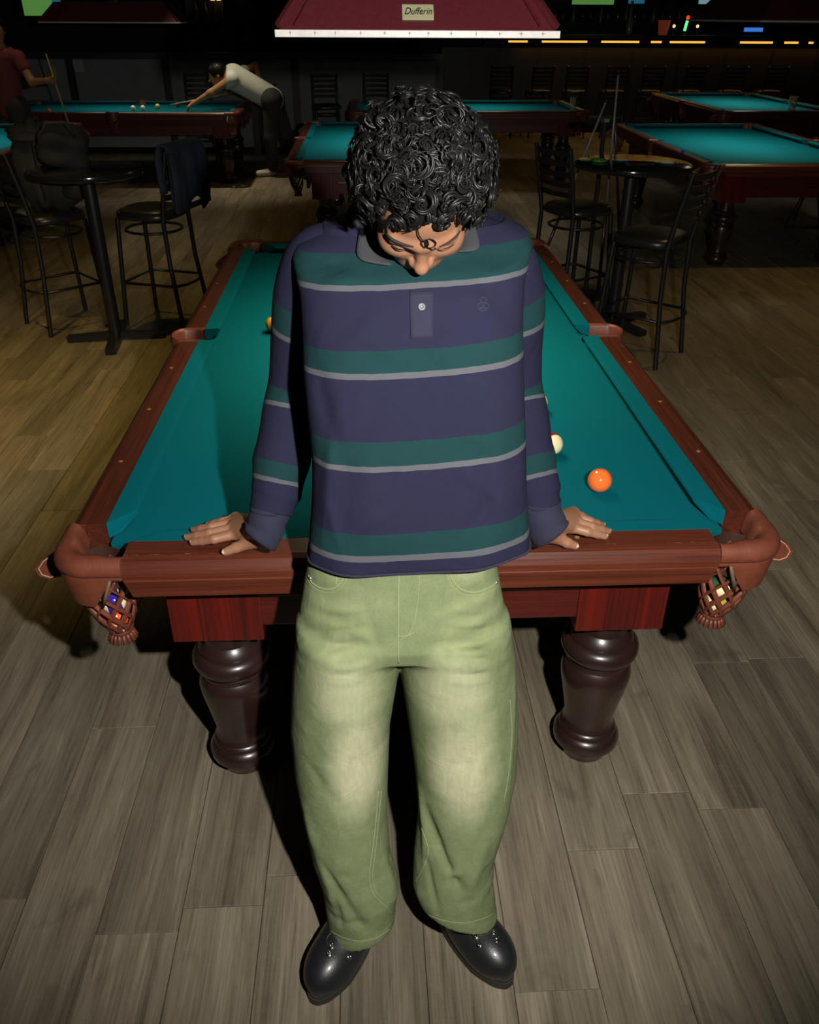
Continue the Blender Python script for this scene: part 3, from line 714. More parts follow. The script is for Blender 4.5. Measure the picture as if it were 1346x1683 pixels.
ls2 = empty('bottle_shelf', (-2.35, 13.2, 0), 0, 'small lit bottle shelf high behind the bending player', 'shelf')
MB().box((-.45,-.12,1.62),(.55,.14,1.65)).build('shelf_board', MAT['bar_wood'], ls2); MB().box((-.45,.14,0),(.55,.17,2.3)).build('back_panel', MAT['bar_wood'], ls2)
for i in range(5):
    o = bpy.data.objects.new('bottle', bot_b); COL.objects.link(o); o.location = (-2.62+.14*i, 13.18, 1.651); tag(o, 'pale bottle on the small lit shelf at upper left, %s from the left' % ORD[i], 'bottle', 'bottles on the small lit shelf')
for i, x in enumerate((-2.36, -2.27)):
    o = MB().box((-.028,-.03,0),(.028,.03,.09),.004).build('shelf_lantern', MAT['glow_warm']); o.location = (x, 13.22, 1.93); o.parent = ls2; o.matrix_parent_inverse = Matrix.Translation((2.35, -13.2, 0))
# televisions
def tv(x, y, z, w, h, lab, blue=True, mat='screen_green', rz=0):
    t = empty('television', (x, y, z), rz, lab, 'television'); MB().box((-w/2-.02,0,-.02),(w/2+.02,.05,h+.02),.004).build('casing', MAT['black_metal'], t)
    MB().box((-w/2,-.004,0),(w*.28 if blue else w/2,0.002,h)).build('picture', MAT[mat], t)
    if blue: MB().box((w*.28,-.004,h*.12),(w/2,.002,h)).build('picture_side', MAT['screen_blue'], t)
    MB().tube([(0,.05,h*.6),(0,.2,h+.3),(0,.2,CEIL-z)], .02, 6).build('ceiling_mount', MAT['black_metal'], t)
tv(-4.18, 11.0, 1.725, .48, .30, 'hanging television with green picture at the upper left')
tv(4.14, 16.2, 1.94, .78, .45, 'television with bright green picture above the bar', False)
tv(4.95, 16.2, 1.96, .30, .4, 'small television with blue picture above the bar', False, 'screen_blue')
tv(6.30, 16.2, 1.96, .36, .4, 'television with pale blue picture above the bar, farthest right', False, 'screen_pale')
# bar-top things
tp = empty('tap_tower', (5.30, BY+.1, 1.49), 0, 'slim tap tower with green glowing tube and red knob on the bar', 'tap tower')
MB().lathe([(.05,0),(.05,.02),(.014,.03),(.014,.06)], n=14).build('base', MAT['black_metal'], tp)
MB().tube([(-.012,0,.06),(.012,0,.21)], .024, 8).build('glow_tube', MAT['glow_green'], tp, smooth=True); MB().sphere((.016,0,.255), .032, 12, 8).build('knob', MAT['glow_red'], tp, smooth=True)
bk = empty('ice_bucket', (4.93, BY+.12, 1.49), 0, 'red bucket on the bar left of the green tap', 'bucket')
MB().lathe([(.07,0),(.10,.20),(.105,.20),(.105,.215),(.095,.215),(.066,.01)], n=20).build('pail', MAT['bucket'], bk, smooth=True, sharp=40); MB().tube([(-.1,0,.2),(-.08,-.03,.13),(.08,-.03,.13),(.1,0,.2)], .004, 5).build('handle', MAT['black_metal'], bk)
for x, lab in ((5.10,'warm little lantern left of the green tap'), (5.50,'warm little lantern right of the green tap')):
    g = empty('lantern', (x, BY+.1, 1.49), 0, lab, 'lantern'); MB().lathe([(.04,0),(.04,.02),(.01,.03),(.01,.10)], n=12).build('base', MAT['black_metal'], g); MB().sphere((0,0,.13), .026, 10, 8).build('flame_globe', MAT['glow_warm'], g, smooth=True)
pb = empty('pump_bottle', (4.35, BY+.12, 1.49), 0, 'tall pale bottle on the bar under the green television', 'bottle')
MB().lathe([(.05,0),(.055,.02),(.055,.2),(.02,.26),(.018,.46),(.002,.46)], n=16).build('body', MAT['bottle_pale'], pb, smooth=True); MB().lathe([(.022,.46),(.022,.49)], n=12).build('cap', MAT['black_metal'], pb)
sg = MB().box((-.16,-.01,0),(.16,.01,.06),.004).build('lit_sign', MAT['glow_blue']); sg.location = (6.45, BY+.06, 1.545)
sgb = tag(empty('bar_sign', (6.45, BY+.06, 1.49), 0, 'small blue-lit sign strip on the bar at right', 'sign')); sg.parent = sgb; sg.location = (0,0,.055)
MB().box((-.12,-.02,0),(.12,.02,.055)).build('sign_base', MAT['black_metal'], sgb)
o = MB().box((-2.05-.05,12.4,0),(-1.95,12.5,2.6)).build('trim_12', MAT['wall']); o['kind'] = 'structure'
nt_ = MB().box((-.11,0,0),(.11,.01,.15)).build('paper_notice', simple('pale_paper', (.30,.31,.33), .8)); nt_.location = (-4.07, 11.585, 1.06); tag(nt_, 'pale paper notice on the low wall left of the bending player', 'notice')
nb_ = MB().box((-.035,0,0),(.035,.02,.17),.004).build('yellow_tag', simple('yellow_card', (.35,.32,.05), .8)); nb_.location = (-4.38, 11.57, .96); tag(nb_, 'narrow yellow card on the low wall at left', 'card')
# ------------------------------------------------------------------ warm ceiling downlights
def downlight(x, y, e, lab, tgt=None, cone=1.25, col=(1.0,.66,.15)):
    d = empty('ceiling_downlight', (x, y, CEIL), 0, lab, 'ceiling light', 'ceiling downlights')
    MB().lathe([(.085,-.002),(.095,-.012),(.095,-.004),(.085,0)], n=20).build('bezel', MAT['black_metal'], d); MB().lathe([(.06,-.02),(.07,-.004)], n=16).build('lamp_face', MAT['bulb'], d)
    l = light('SPOT', 'downlight_beam', (x, y, CEIL-.03), e, col, .06, to=tgt or (x, y, 0), cone=cone, blend=.9); return d
downlight(-2.2, 2.4, 230, 'ceiling downlight above the floor left of the near table')
downlight(-1.75, 5.0, 62, 'ceiling downlight above the left bar stools')
downlight(2.5, 3.1, 55, 'ceiling downlight above the floor right of the near table')
downlight(3.6, 4.6, 50, 'ceiling downlight in front of the right pool table')
downlight(.9, 7.9, 28, 'ceiling downlight between the middle and right tables')
downlight(-1.8, 7.6, 28, 'ceiling downlight behind the left bar stools')
downlight(-1.75, 9.0, 200, 'added ceiling downlight brightening the bending player', None, .9, (1.0,.85,.6))  # extra spot added to brighten the white T-shirt beyond the table lamp's reach
downlight(-3.6, 8.0, 26, 'ceiling downlight above the player holding a cue', None, .9, (1.0,.7,.4))
downlight(3.6, 12.9, 40, 'ceiling downlight in front of the bar', None, 1.4)
#PART3
# ------------------------------------------------------------------ implicit surfaces (sparse surface nets on a stretched grid)
def smin(a, b, k):
    h = np.clip(.5+.5*(b-a)/k, 0, 1); return b+(a-b)*h-k*h*(1-h)
def smax(a, b, k): return -smin(-a, -b, k)
def axis_grid(segs):
    out = [segs[0][0]]
    for a, b, h in segs:
        n = max(1, int(round((b-a)/h))); out += list(np.linspace(a, b, n+1)[1:])
    return np.array(out)
def surface_nets(f, gx, gy, gz, blk=12):
    nx, ny, nz = len(gx), len(gy), len(gz); D = np.full((nx, ny, nz), 1.0, np.float32)
    for i in range(0, nx, blk):
        xs = gx[i:i+blk]
        for j in range(0, ny, blk):
            ys = gy[j:j+blk]; bz = []
            cz = [(gz[k]+gz[min(k+blk, nz)-1])/2 for k in range(0, nz, blk)]
            C = np.array([[(xs[0]+xs[-1])/2, (ys[0]+ys[-1])/2, c] for c in cz]); dc = f(C)
            for n, k in enumerate(range(0, nz, blk)):
                zs = gz[k:k+blk]; R = .5*math.sqrt((xs[-1]-xs[0])**2+(ys[-1]-ys[0])**2+(zs[-1]-zs[0])**2)
                if abs(dc[n]) < R*1.12+.014:
                    X, Y, Z = np.meshgrid(xs, ys, zs, indexing='ij'); P = np.stack([X.ravel(), Y.ravel(), Z.ravel()], 1)
                    D[i:i+blk, j:j+blk, k:k+blk] = f(P).reshape(X.shape)
                else: D[i:i+blk, j:j+blk, k:k+blk] = dc[n]
    S = D < 0
    cnt = np.zeros((nx-1, ny-1, nz-1), np.int8)
    for a in (0, 1):
        for b in (0, 1):
            for c in (0, 1): cnt += S[a:nx-1+a, b:ny-1+b, c:nz-1+c]
    act = (cnt > 0) & (cnt < 8); idx = np.argwhere(act); ID = np.full(act.shape, -1, np.int32); ID[act] = np.arange(len(idx))
    acc = np.zeros((len(idx), 3)); w = np.zeros(len(idx)); I, J, K = idx.T
    G = (gx, gy, gz)
    for ax in range(3):
        for u in (0, 1):
            for v in (0, 1):
                o0 = [0, 0, 0]; oth = [q for q in range(3) if q != ax]; o0[oth[0]] = u; o0[oth[1]] = v; o1 = list(o0); o1[ax] = 1
                d0 = D[I+o0[0], J+o0[1], K+o0[2]]; d1 = D[I+o1[0], J+o1[1], K+o1[2]]; m = (d0 < 0) != (d1 < 0)
                t = np.where(m, d0/np.where(m, d0-d1, 1), 0); p = np.zeros((len(idx), 3)); base = (I, J, K)
                for q in range(3):
                    g = G[q]
                    if q == ax: p[:, q] = g[base[q]]+t*(g[base[q]+1]-g[base[q]])
                    else: p[:, q] = g[base[q]+o0[q]]
                acc[m] += p[m]; w[m] += 1
    V = acc/w[:, None]; quads = []
    for ax in range(3):
        sl0 = [slice(None)]*3; sl1 = [slice(None)]*3; sl0[ax] = slice(0, -1); sl1[ax] = slice(1, None)
        E = S[tuple(sl0)] != S[tuple(sl1)]; e = np.argwhere(E); oth = [q for q in range(3) if q != ax]
        lim = act.shape; ok = (e[:, oth[0]] > 0) & (e[:, oth[1]] > 0) & (e[:, oth[0]] < lim[oth[0]]) & (e[:, oth[1]] < lim[oth[1]]); e = e[ok]
        def cell(a, b):
            q = e.copy(); q[:, oth[0]] -= a; q[:, oth[1]] -= b; return ID[q[:, 0], q[:, 1], q[:, 2]]
        Q = np.stack([cell(1, 1), cell(0, 1), cell(0, 0), cell(1, 0)], 1); inside = S[e[:, 0], e[:, 1], e[:, 2]]
        if ax == 1: inside = ~inside
        Q[~inside] = Q[~inside][:, ::-1]; quads.append(Q)
    Q = np.concatenate(quads); Q = Q[(Q >= 0).all(1)]
    return V, Q
def np_mesh(name, V, Q, uv=None):
    me = bpy.data.meshes.new(name); n = Q.shape[1]
    me.vertices.add(len(V)); me.vertices.foreach_set('co', np.asarray(V, np.float32).ravel())
    me.loops.add(Q.size); me.loops.foreach_set('vertex_index', np.asarray(Q, np.int32).ravel())
    me.polygons.add(len(Q)); me.polygons.foreach_set('loop_start', np.arange(0, Q.size, n, dtype=np.int32))
    me.polygons.foreach_set('use_smooth', np.ones(len(Q), bool))
    if uv is not None:
        l = me.uv_layers.new(name='UVMap'); l.data.foreach_set('uv', np.asarray(uv, np.float32)[Q.ravel()].ravel())
    me.update(); me.validate(); return me
def capsule(P, a, b, ra, rb):
    a = np.asarray(a, float); b = np.asarray(b, float); ab = b-a; t = np.clip(((P-a)@ab)/max(ab@ab, 1e-12), 0, 1)
    return np.linalg.norm(P-a-t[:, None]*ab, axis=1)-(ra+(rb-ra)*t)
def ellipsoid(P, c, r):
    q = (P-np.asarray(c))/np.asarray(r); k0 = np.linalg.norm(q, axis=1); k1 = np.linalg.norm(q/np.asarray(r), axis=1)
    return k0*(k0-1)/np.maximum(k1, 1e-9)
def tube_sdf(P, rows, zlo, zhi):
    """rows: z descending or ascending arrays (z, cx, cy, a, b): elliptical stack"""
    R = np.array(sorted(rows.tolist())); z = P[:, 2]
    cx = np.interp(z, R[:, 0], R[:, 1]); cy = np.interp(z, R[:, 0], R[:, 2]); a = np.interp(z, R[:, 0], R[:, 3]); b = np.interp(z, R[:, 0], R[:, 4])
    dx = P[:, 0]-cx; dy = P[:, 1]-cy; k = np.sqrt((dx/a)**2+(dy/b)**2)+1e-9; g = np.sqrt((dx/a/a)**2+(dy/b/b)**2)+1e-9
    d = np.where(k < .2, -np.minimum(a, b)*.8, k*(k-1)/g)
    return d

# ------------------------------------------------------------------ the leaning person
HC = at(692, 316, -.205); HTH = math.radians(57)          # head centre and forward pitch
HF = np.array([0, -math.cos(HTH), -math.sin(HTH)]); HU = np.array([0, -math.sin(HTH), math.cos(HTH)]); HX = np.array([1., 0, 0])
_tl = math.radians(-1.5); HX, HF = HX*math.cos(_tl)+HF*math.sin(_tl)*0, HF
def to_head(P): d = P-HC; return np.stack([d@HX, d@HF, d@HU], 1)
def from_head(q): q = np.atleast_2d(q); return HC+q[:, :1]*HX+q[:, 1:2]*HF+q[:, 2:3]*HU
def head_sdf(P):
    q = to_head(P); s = q.copy(); s[:, 0] = np.abs(s[:, 0])
    d = ellipsoid(q, (0, -.012, .035), (.077, .097, .088))
    d = smin(d, ellipsoid(q, (0, .028, -.030), (.063, .062, .082)), .03)
    d = smin(d, ellipsoid(q, (0, .052, -.080), (.040, .042, .036)), .03)
    d = smin(d, ellipsoid(q, (0, .078, -.104), (.020, .018, .016)), .018)            # chin
    d = smin(d, ellipsoid(s, (.040, .058, -.030), (.026, .026, .024)), .022)         # cheekbones
    d = smin(d, capsule(s, (.006, .086, .014), (.042, .073, .012), .011, .010), .014)  # brow ridge
    d = smax(d, -ellipsoid(s, (.032, .103, -.006), (.019, .020, .012)), .014)         # eye hollows
    d = smin(d, ellipsoid(s, (.032, .0745, -.005), (.0150, .0145, .0125)), .004)      # closed lids
    d = smin(d, capsule(q, (0, .085, .006), (0, .101, -.030), .0078, .0092), .012)   # nose bridge
    d = smin(d, ellipsoid(q, (0, .104, -.036), (.0118, .0125, .0112)), .008)          # tip
    d = smin(d, ellipsoid(s, (.0125, .093, -.039), (.0075, .010, .0085)), .006)        # wings
    d = smax(d, -ellipsoid(s, (.0065, .101, -.0475), (.0036, .006, .005)), .003)
    d = smin(d, capsule(s, (0, .091, -.064), (.021, .083, -.066), .0062, .0035), .006)   # upper lip
    d = smin(d, capsule(s, (0, .091, -.074), (.018, .083, -.073), .0075, .004), .006)    # lower lip
    e = ellipsoid(s, (.079, -.012, -.008), (.010, .021, .033)); e = smax(e, -ellipsoid(s, (.088, -.006, -.006), (.007, .012, .020)), .006)
    return smin(d, e, .008)
HANDS = {}
def hand_points(L):
    return {k: [atz(*p) for p in v] for k, v in L.items()}
HANDS['l'] = hand_points(dict(wrist=[(440,868,.880)], index=[(392,877,.834),(352,886,.828),(333,889,.818),(317,891.5,.811)], middle=[(385,868,.838),(345,876,.832),(325,880,.821),(308,883,.811)],
    ring=[(383,859,.836),(348,866,.830),(331,869,.820),(319,871,.811)], little=[(388,851,.830),(365,857,.824),(352,860,.816),(343,862,.810)], thumb=[(438,886,.848),(408,893,.828),(388,900,.818),(370,907,.810)]))
HANDS['r'] = hand_points(dict(wrist=[(893,862,.880)], index=[(936,866,.834),(965,874,.828),(981,878,.818),(994,881.5,.811)], middle=[(943,857,.838),(973,866,.832),(987,870,.821),(999,873,.811)],
    ring=[(946,849,.836),(970,857,.830),(981,861,.820),(990,863,.811)], little=[(942,842,.830),(957,849,.824),(965,853,.816),(971,855,.810)], thumb=[(897,879,.848),(919,885,.828),(932,892,.818),(945,897,.810)]))
ARM = {'l': [(-.205,-.035,1.385), (-.247,-.005,1.125), tuple(HANDS['l']['wrist'][0])], 'r': [(.145,-.035,1.385), (.176,-.005,1.115), tuple(HANDS['r']['wrist'][0])]}
PR = []                                     # primitives: (function, k)
def cap(a, b, ra, rb, k): PR.append((lambda P, a=a, b=b, ra=ra, rb=rb: capsule(P, a, b, ra, rb), k))
cap((-.03,-.035,1.385), tuple(HC-HF*.045-HU*.045), .056, .052, .02)                       # neck
cap((-.12,-.045,1.36), (.06,-.045,1.36), .05, .05, .03); cap((-.10,-.07,1.24), (.04,-.07,1.24), .07, .07, .04)
cap((-.03,-.10,1.22), (-.05,-.215,.92), .08, .07, .04); cap((-.10,-.23,.88), (.0,-.23,.88), .07, .07, .04)
for s, hip, knee, ank in (('l', (-.125,-.245,.85), (-.185,-.325,.48), (-.150,-.435,.12)), ('r', (.025,-.245,.85), (.075,-.325,.48), (.075,-.43,.12))):
    cap(hip, knee, .058, .045, .03); cap(knee, ank, .05, .034, .02)
    sh, el, wr = ARM[s]; cap((-.03, -.05, 1.36), np.array(sh)+(0, 0, -.02), .045, .036, .03); cap(np.array(sh)+(0, 0, -.02), el, .036, .034, .02); cap(el, wr, .036, .026, .02)
    H = HANDS[s]; w = H['wrist'][0]
    for fn, r0 in (('index',.0135),('middle',.0135),('ring',.013),('little',.012)): cap(w, H[fn][0], .0215, r0, .012)
    cap(H['index'][0], H['little'][0], .0115, .0105, .008)
    cap(w, H['thumb'][0], .022, .017, .012); cap(H['thumb'][0], H['thumb'][1], .0165, .0125, .008); cap(H['thumb'][0], H['index'][0], .010, .008, .010)
    cap(H['thumb'][1], H['thumb'][2], .0120, .0112, .004); cap(H['thumb'][2], H['thumb'][3], .0112, .0085, .003)
    for fn, r in (('index',.0098),('middle',.0100),('ring',.0096),('little',.0086)):
        a, b, c, d = H[fn]; cap(a, b, r+.0012, r, .005); cap(b, c, r, r*.93, .003); cap(c, d, r*.93, r*.76, .003)
for s, toe, heel in (('l', (-.228,-.545), (-.105,-.36)), ('r', (.140,-.535), (.010,-.355))):
    cap((heel[0], heel[1], .05), (toe[0], toe[1], .045), .032, .028, .02)
    cap({'l': (-.150,-.435,.12), 'r': (.075,-.43,.12)}[s], (heel[0]*.6+toe[0]*.4, heel[1]*.6+toe[1]*.4, .06), .034, .034, .02)
PR.append((head_sdf, .02))
def body_sdf(P):
    if len(P) > 400:
        c = P.mean(0)[None]; R = np.linalg.norm(P-c, axis=1).max(); dc = np.array([f(c)[0] for f, k in PR]); keep = dc < dc.min()+2*R+.03
    else: keep = np.ones(len(PR), bool)
    d = None
    for (f, k), kp in zip(PR, keep):
        if not kp: continue
        e = f(P); d = e if d is None else smin(d, e, k)
    return d
gx = axis_grid([(-.54,-.30,.0026), (-.30,-.13,.007), (-.13,.10,.0024), (.10,.22,.007), (.22,.43,.0026)])
gy = axis_grid([(-.62,-.39,.010), (-.39,.0,.0026), (.0,.09,.007)])
gz = axis_grid([(0.0,.79,.012), (.79,.905,.0026), (.905,1.31,.010), (1.31,1.62,.0024)])
BV, BQ = surface_nets(body_sdf, gx, gy, gz)
def skin_mat(name, c0, c1, blush, k=1.0):
    m, nt, b = new_mat(name); v = coords(nt); n = noise(nt, v, 14, 4, .6); f = noise(nt, v, 260, 3, .6)
    c = mixc(nt, n, mul(c0, k), mul(c1, k)); c = mixc(nt, math_n(nt, 'MULTIPLY', f, .18), c, mul(blush, k))
    nt.links.new(c, b.inputs['Base Color']); b.inputs['Roughness'].default_value = .48; b.inputs['Specular IOR Level'].default_value = .4
    b.inputs['Subsurface Weight'].default_value = .12; b.inputs['Subsurface Radius'].default_value = (.010,.004,.002); b.inputs['Subsurface Scale'].default_value = .6
    bump(nt, b, f, .12, .0008); return m
MAT['skin'] = skin_mat('warm_brown_skin', (.225,.102,.054), (.295,.152,.092), (.33,.160,.112))
MAT['nail'] = simple('fingernail', (.60,.40,.31), .25, scale=60)
person = link('person', np_mesh('person', BV, BQ), MAT['skin'])
tag(person, 'curly-haired person in a striped rugby shirt and green jeans leaning on the near table', 'person')
body_bvh = BVHTree.FromPolygons([tuple(v) for v in BV], [tuple(int(i) for i in q) for q in BQ])
def cast(bvh, px, py, off=0.0):
    """the point of a surface that shows at a pixel, lifted off along its normal"""
    d = ray(px, py); d = d/np.linalg.norm(d); h = bvh.ray_cast(Vector(CAM), Vector(d))
    if h[0] is None: return None
    n = h[1] if h[1].dot(Vector(d)) < 0 else -h[1]; return np.array(h[0]+n*off), np.array(n)
# fingernails
for s in 'lr':
    for fn, r in (('index',.0090),('middle',.0092),('ring',.0088),('little',.0078),('thumb',.0105)):
        a, b = np.array(HANDS[s][fn][2]), np.array(HANDS[s][fn][3]); t = (b-a)/np.linalg.norm(b-a)
        up = np.array([0, -.35, 1.0]) if fn != 'thumb' else np.array([0, -.75, .65]); up = up-t*(up@t); up /= np.linalg.norm(up); sd = np.cross(t, up)
        vs = []; fs = []
        for i in range(6):
            for j in range(7):
                u = -1+2*j/6; l = i/5; wdt = r*.62*(1-.25*l**4); vs.append(b-t*r*.95+t*r*1.45*l*(1-.18*u*u)+sd*u*wdt+up*(r*.80*math.sqrt(max(0, 1-(u*.72)**2))-.0003+.0004*l))
        for i in range(5):
            for j in range(6): fs.append((i*7+j, i*7+j+1, (i+1)*7+j+1, (i+1)*7+j))
        nl = MB().add(vs, fs).build('fingernail', MAT['nail'], person, smooth=True); md = nl.modifiers.new('thick', 'SOLIDIFY'); md.thickness = .0008

# ---------------------------------------------------------------- shirt (torso loft with uv v = cloth distance from the hem)
SC_ROWS = [  # left px, right px, row px, depth plane, half depth
    (507,866,896,-.232,.106), (509,864,856,-.226,.108), (513,861,800,-.215,.110), (513,860,740,-.200,.112), (505,858,670,-.183,.113), (498,856,600,-.163,.114),
    (496,855,530,-.140,.115), (492,858,470,-.115,.113), (484,866,430,-.090,.112), (480,872,408,-.070,.100)]
rows = []
for l, r, y, Y, b in SC_ROWS:
    A, B = at(l, y, Y), at(r, y, Y); rows.append(((A[2]+B[2])/2, (A[0]+B[0])/2, Y, (B[0]-A[0])/2, b))
zt, cxt, at_ = rows[-1][0], rows[-1][1], rows[-1][3]
rows += [(zt+.020, cxt, -.058, at_*.955, .088), (zt+.036, cxt, -.050, at_*.80, .078), (zt+.047, cxt+.003, -.046, at_*.62, .072), (zt+.055, cxt+.006, -.045, at_*.48, .072), (zt+.061, cxt+.008, -.046, .078, .070)]
rows = np.array(rows); kk = np.arange(len(rows)); NZ, NT = 120, 160
tt = np.linspace(0, len(rows)-1, NZ); R5 = np.stack([np.interp(tt, kk, rows[:, i]) for i in range(5)], 1)
for i in range(5):                                    # soften the polyline
    for _ in range(3): R5[1:-1, i] = .25*R5[:-2, i]+.5*R5[1:-1, i]+.25*R5[2:, i]
th = np.linspace(0, 2*PI, NT+1)                       # th=0 at +x, front at -pi/2
V = np.zeros((NZ, NT+1, 3)); ex = 2.9
for i in range(NZ):
    z, cx, cy, a, b = R5[i]; c, s = np.cos(th), np.sin(th); kx = np.sign(c)*np.abs(c)**(2/ex); ky = np.sign(s)*np.abs(s)**(2/ex)
    V[i, :, 0] = cx+a*kx; V[i, :, 1] = cy+b*ky; V[i, :, 2] = z
    front = np.clip(-s, 0, 1); side = (V[i, :, 0]-cx)/a; f = i/(NZ-1); low = np.clip(1-f*1.15, 0, 1)
    V[i, :, 2] += (.010*side + .006*side**2)*low + .008*front*low + .010*side*(1-low)*(f < .8)   # cloth hangs slightly skewed
zh = rows[0][0]
def fold(V, p0, p1, wdt, amp):
    """soft crease along a segment given by pixels on the front"""
    X = V.reshape(-1, 3); d = X-CAM; Z = d@cw; px = IW/2+F_PX*(d@cr)/Z; py = IH/2-F_PX*(d@cu)/Z
    a = np.array(p0, float); b = np.array(p1, float); ab = b-a; L2 = ab@ab; q = np.stack([px, py], 1)-a; t = np.clip(q@ab/L2, 0, 1); r = np.linalg.norm(q-t[:, None]*ab, axis=1)
    w = np.exp(-(r/wdt)**2)*np.sin(np.clip(t, .02, .98)*PI)**.6*amp
    n = np.zeros_like(X); n[:, 1] = -1; n[:, 2] = .25; return (X+n*w[:, None]).reshape(V.shape)
fr = V[:, :, 1] < (R5[:, 2][:, None]+.02)
def folds_on(V, L, mask):
    W = V.copy()
    for p0, p1, w, a in L: W = fold(W, p0, p1, w, a)
    V[mask] = W[mask]; return V
V = folds_on(V, [((530,930),(560,640),16,.006), ((610,920),(600,720),26,.004), ((700,925),(760,700),30,-.005), ((840,900),(800,650),22,.006), ((800,900),(790,760),14,-.005), ((545,600),(640,500),18,.005), ((840,560),(760,470),18,.006), ((505,560),(560,760),14,-.006),
    ((680,560),(640,620),18,-.004), ((720,560),(770,640),18,.004), ((560,880),(640,840),14,.003), ((855,700),(780,640),15,.004), ((850,780),(770,740),12,-.003), ((600,640),(560,740),14,.003), ((520,480),(600,440),14,.004), ((860,470),(780,440),14,.004), ((585,545),(700,620),9,.0035), ((735,520),(660,600),8,-.003), ((846,620),(740,560),9,.004), ((515,700),(600,650),9,.0035), ((535,780),(630,700),9,-.003), ((830,830),(740,760),10,.004), ((760,880),(830,790),8,-.003), ((530,850),(545,700),8,.004), ((505,420),(590,450),9,-.003), ((855,430),(770,470),9,.0035), ((560,905),(535,820),8,.004)], fr)
# hem gathers
for i in range(12): V[i, :, 1] += (1-i/12)*.004*np.sin(th*7+.6)*(np.sin(th) < 0)
# front centre line -> cloth length
jc = int(round(NT*.75)); fl = V[:, jc]; sl = np.concatenate([[0], np.cumsum(np.linalg.norm(np.diff(fl, axis=0), axis=1))]); SLEN = sl[-1]
pyl = np.array([pix(p)[1] for p in fl]); o_ = np.argsort(pyl)
def s_of(py): return float(np.interp(py, pyl[o_], sl[o_]))/SLEN
UV = np.zeros((NZ, NT+1, 2)); UV[:, :, 0] = th/(2*PI); UV[:, :, 1] = (sl/SLEN)[:, None]
Q = np.array([(i*(NT+1)+j, i*(NT+1)+j+1, (i+1)*(NT+1)+j+1, (i+1)*(NT+1)+j) for i in range(NZ-1) for j in range(NT)])
NAVY, GREEN, GREY = (.0102,.0100,.031), (.0018,.030,.030), (.085,.088,.100)
def stripe_mat(name, bands):
    """bands: list of (lo, hi, colour) along uv v"""
    m, nt, b = new_mat(name); tc = N(nt, 'ShaderNodeTexCoord'); sp = N(nt, 'ShaderNodeSeparateXYZ'); nt.links.new(tc.outputs['UV'], sp.inputs[0])
    ob = coords(nt); wob = noise(nt, ob, 26, 2); v = math_n(nt, 'ADD', sp.outputs[1], math_n(nt, 'MULTIPLY', math_n(nt, 'SUBTRACT', wob, .5), .006))
    stops = [(0.0, NAVY)]
    for lo, hi, c in sorted(bands):
        if abs(stops[-1][0]-lo) < 1e-4: stops[-1] = (lo, c)
        else: stops.append((lo, c))
        stops.append((hi, NAVY))
    col = ramp(nt, v, stops, 'CONSTANT'); fine = noise(nt, coords(nt, (1,1,1)), 900, 2, .7); mid = noise(nt, ob, 60, 3)
    col = mixc(nt, math_n(nt, 'MULTIPLY', fine, .22), col, (.042,.043,.066)); col = mixc(nt, math_n(nt, 'MULTIPLY', mid, .16), col, (.02,.02,.03))
    nt.links.new(col, b.inputs['Base Color']); b.inputs['Roughness'].default_value = .9; b.inputs['Specular IOR Level'].default_value = .12
    bump(nt, b, math_n(nt, 'ADD', fine, math_n(nt, 'MULTIPLY', mid, .8)), .3, .0012, (noise(nt, ob, 8, 3, .5, 1.0), .45, .012)); return m
bands = []
for g0, g1, w1 in ((412,466,475), (575,613,623), (726,765,775), (875,911,921)): bands += [(s_of(g1), s_of(g0), GREEN), (s_of(w1), s_of(g1), GREY)]
MAT['shirt'] = stripe_mat('navy_green_grey_striped_jersey', bands)
shirt = link('shirt', np_mesh('shirt', V.reshape(-1, 3), Q, UV.reshape(-1, 2)), MAT['shirt'], person)
md = shirt.modifiers.new('thick', 'SOLIDIFY'); md.thickness = .003; md.offset = -1
shirt['label'] = 'long-sleeved rugby shirt with navy, green and grey stripes'
shirt_bvh = BVHTree.FromPolygons([tuple(v) for v in V.reshape(-1, 3)], [tuple(int(i) for i in q) for q in Q])
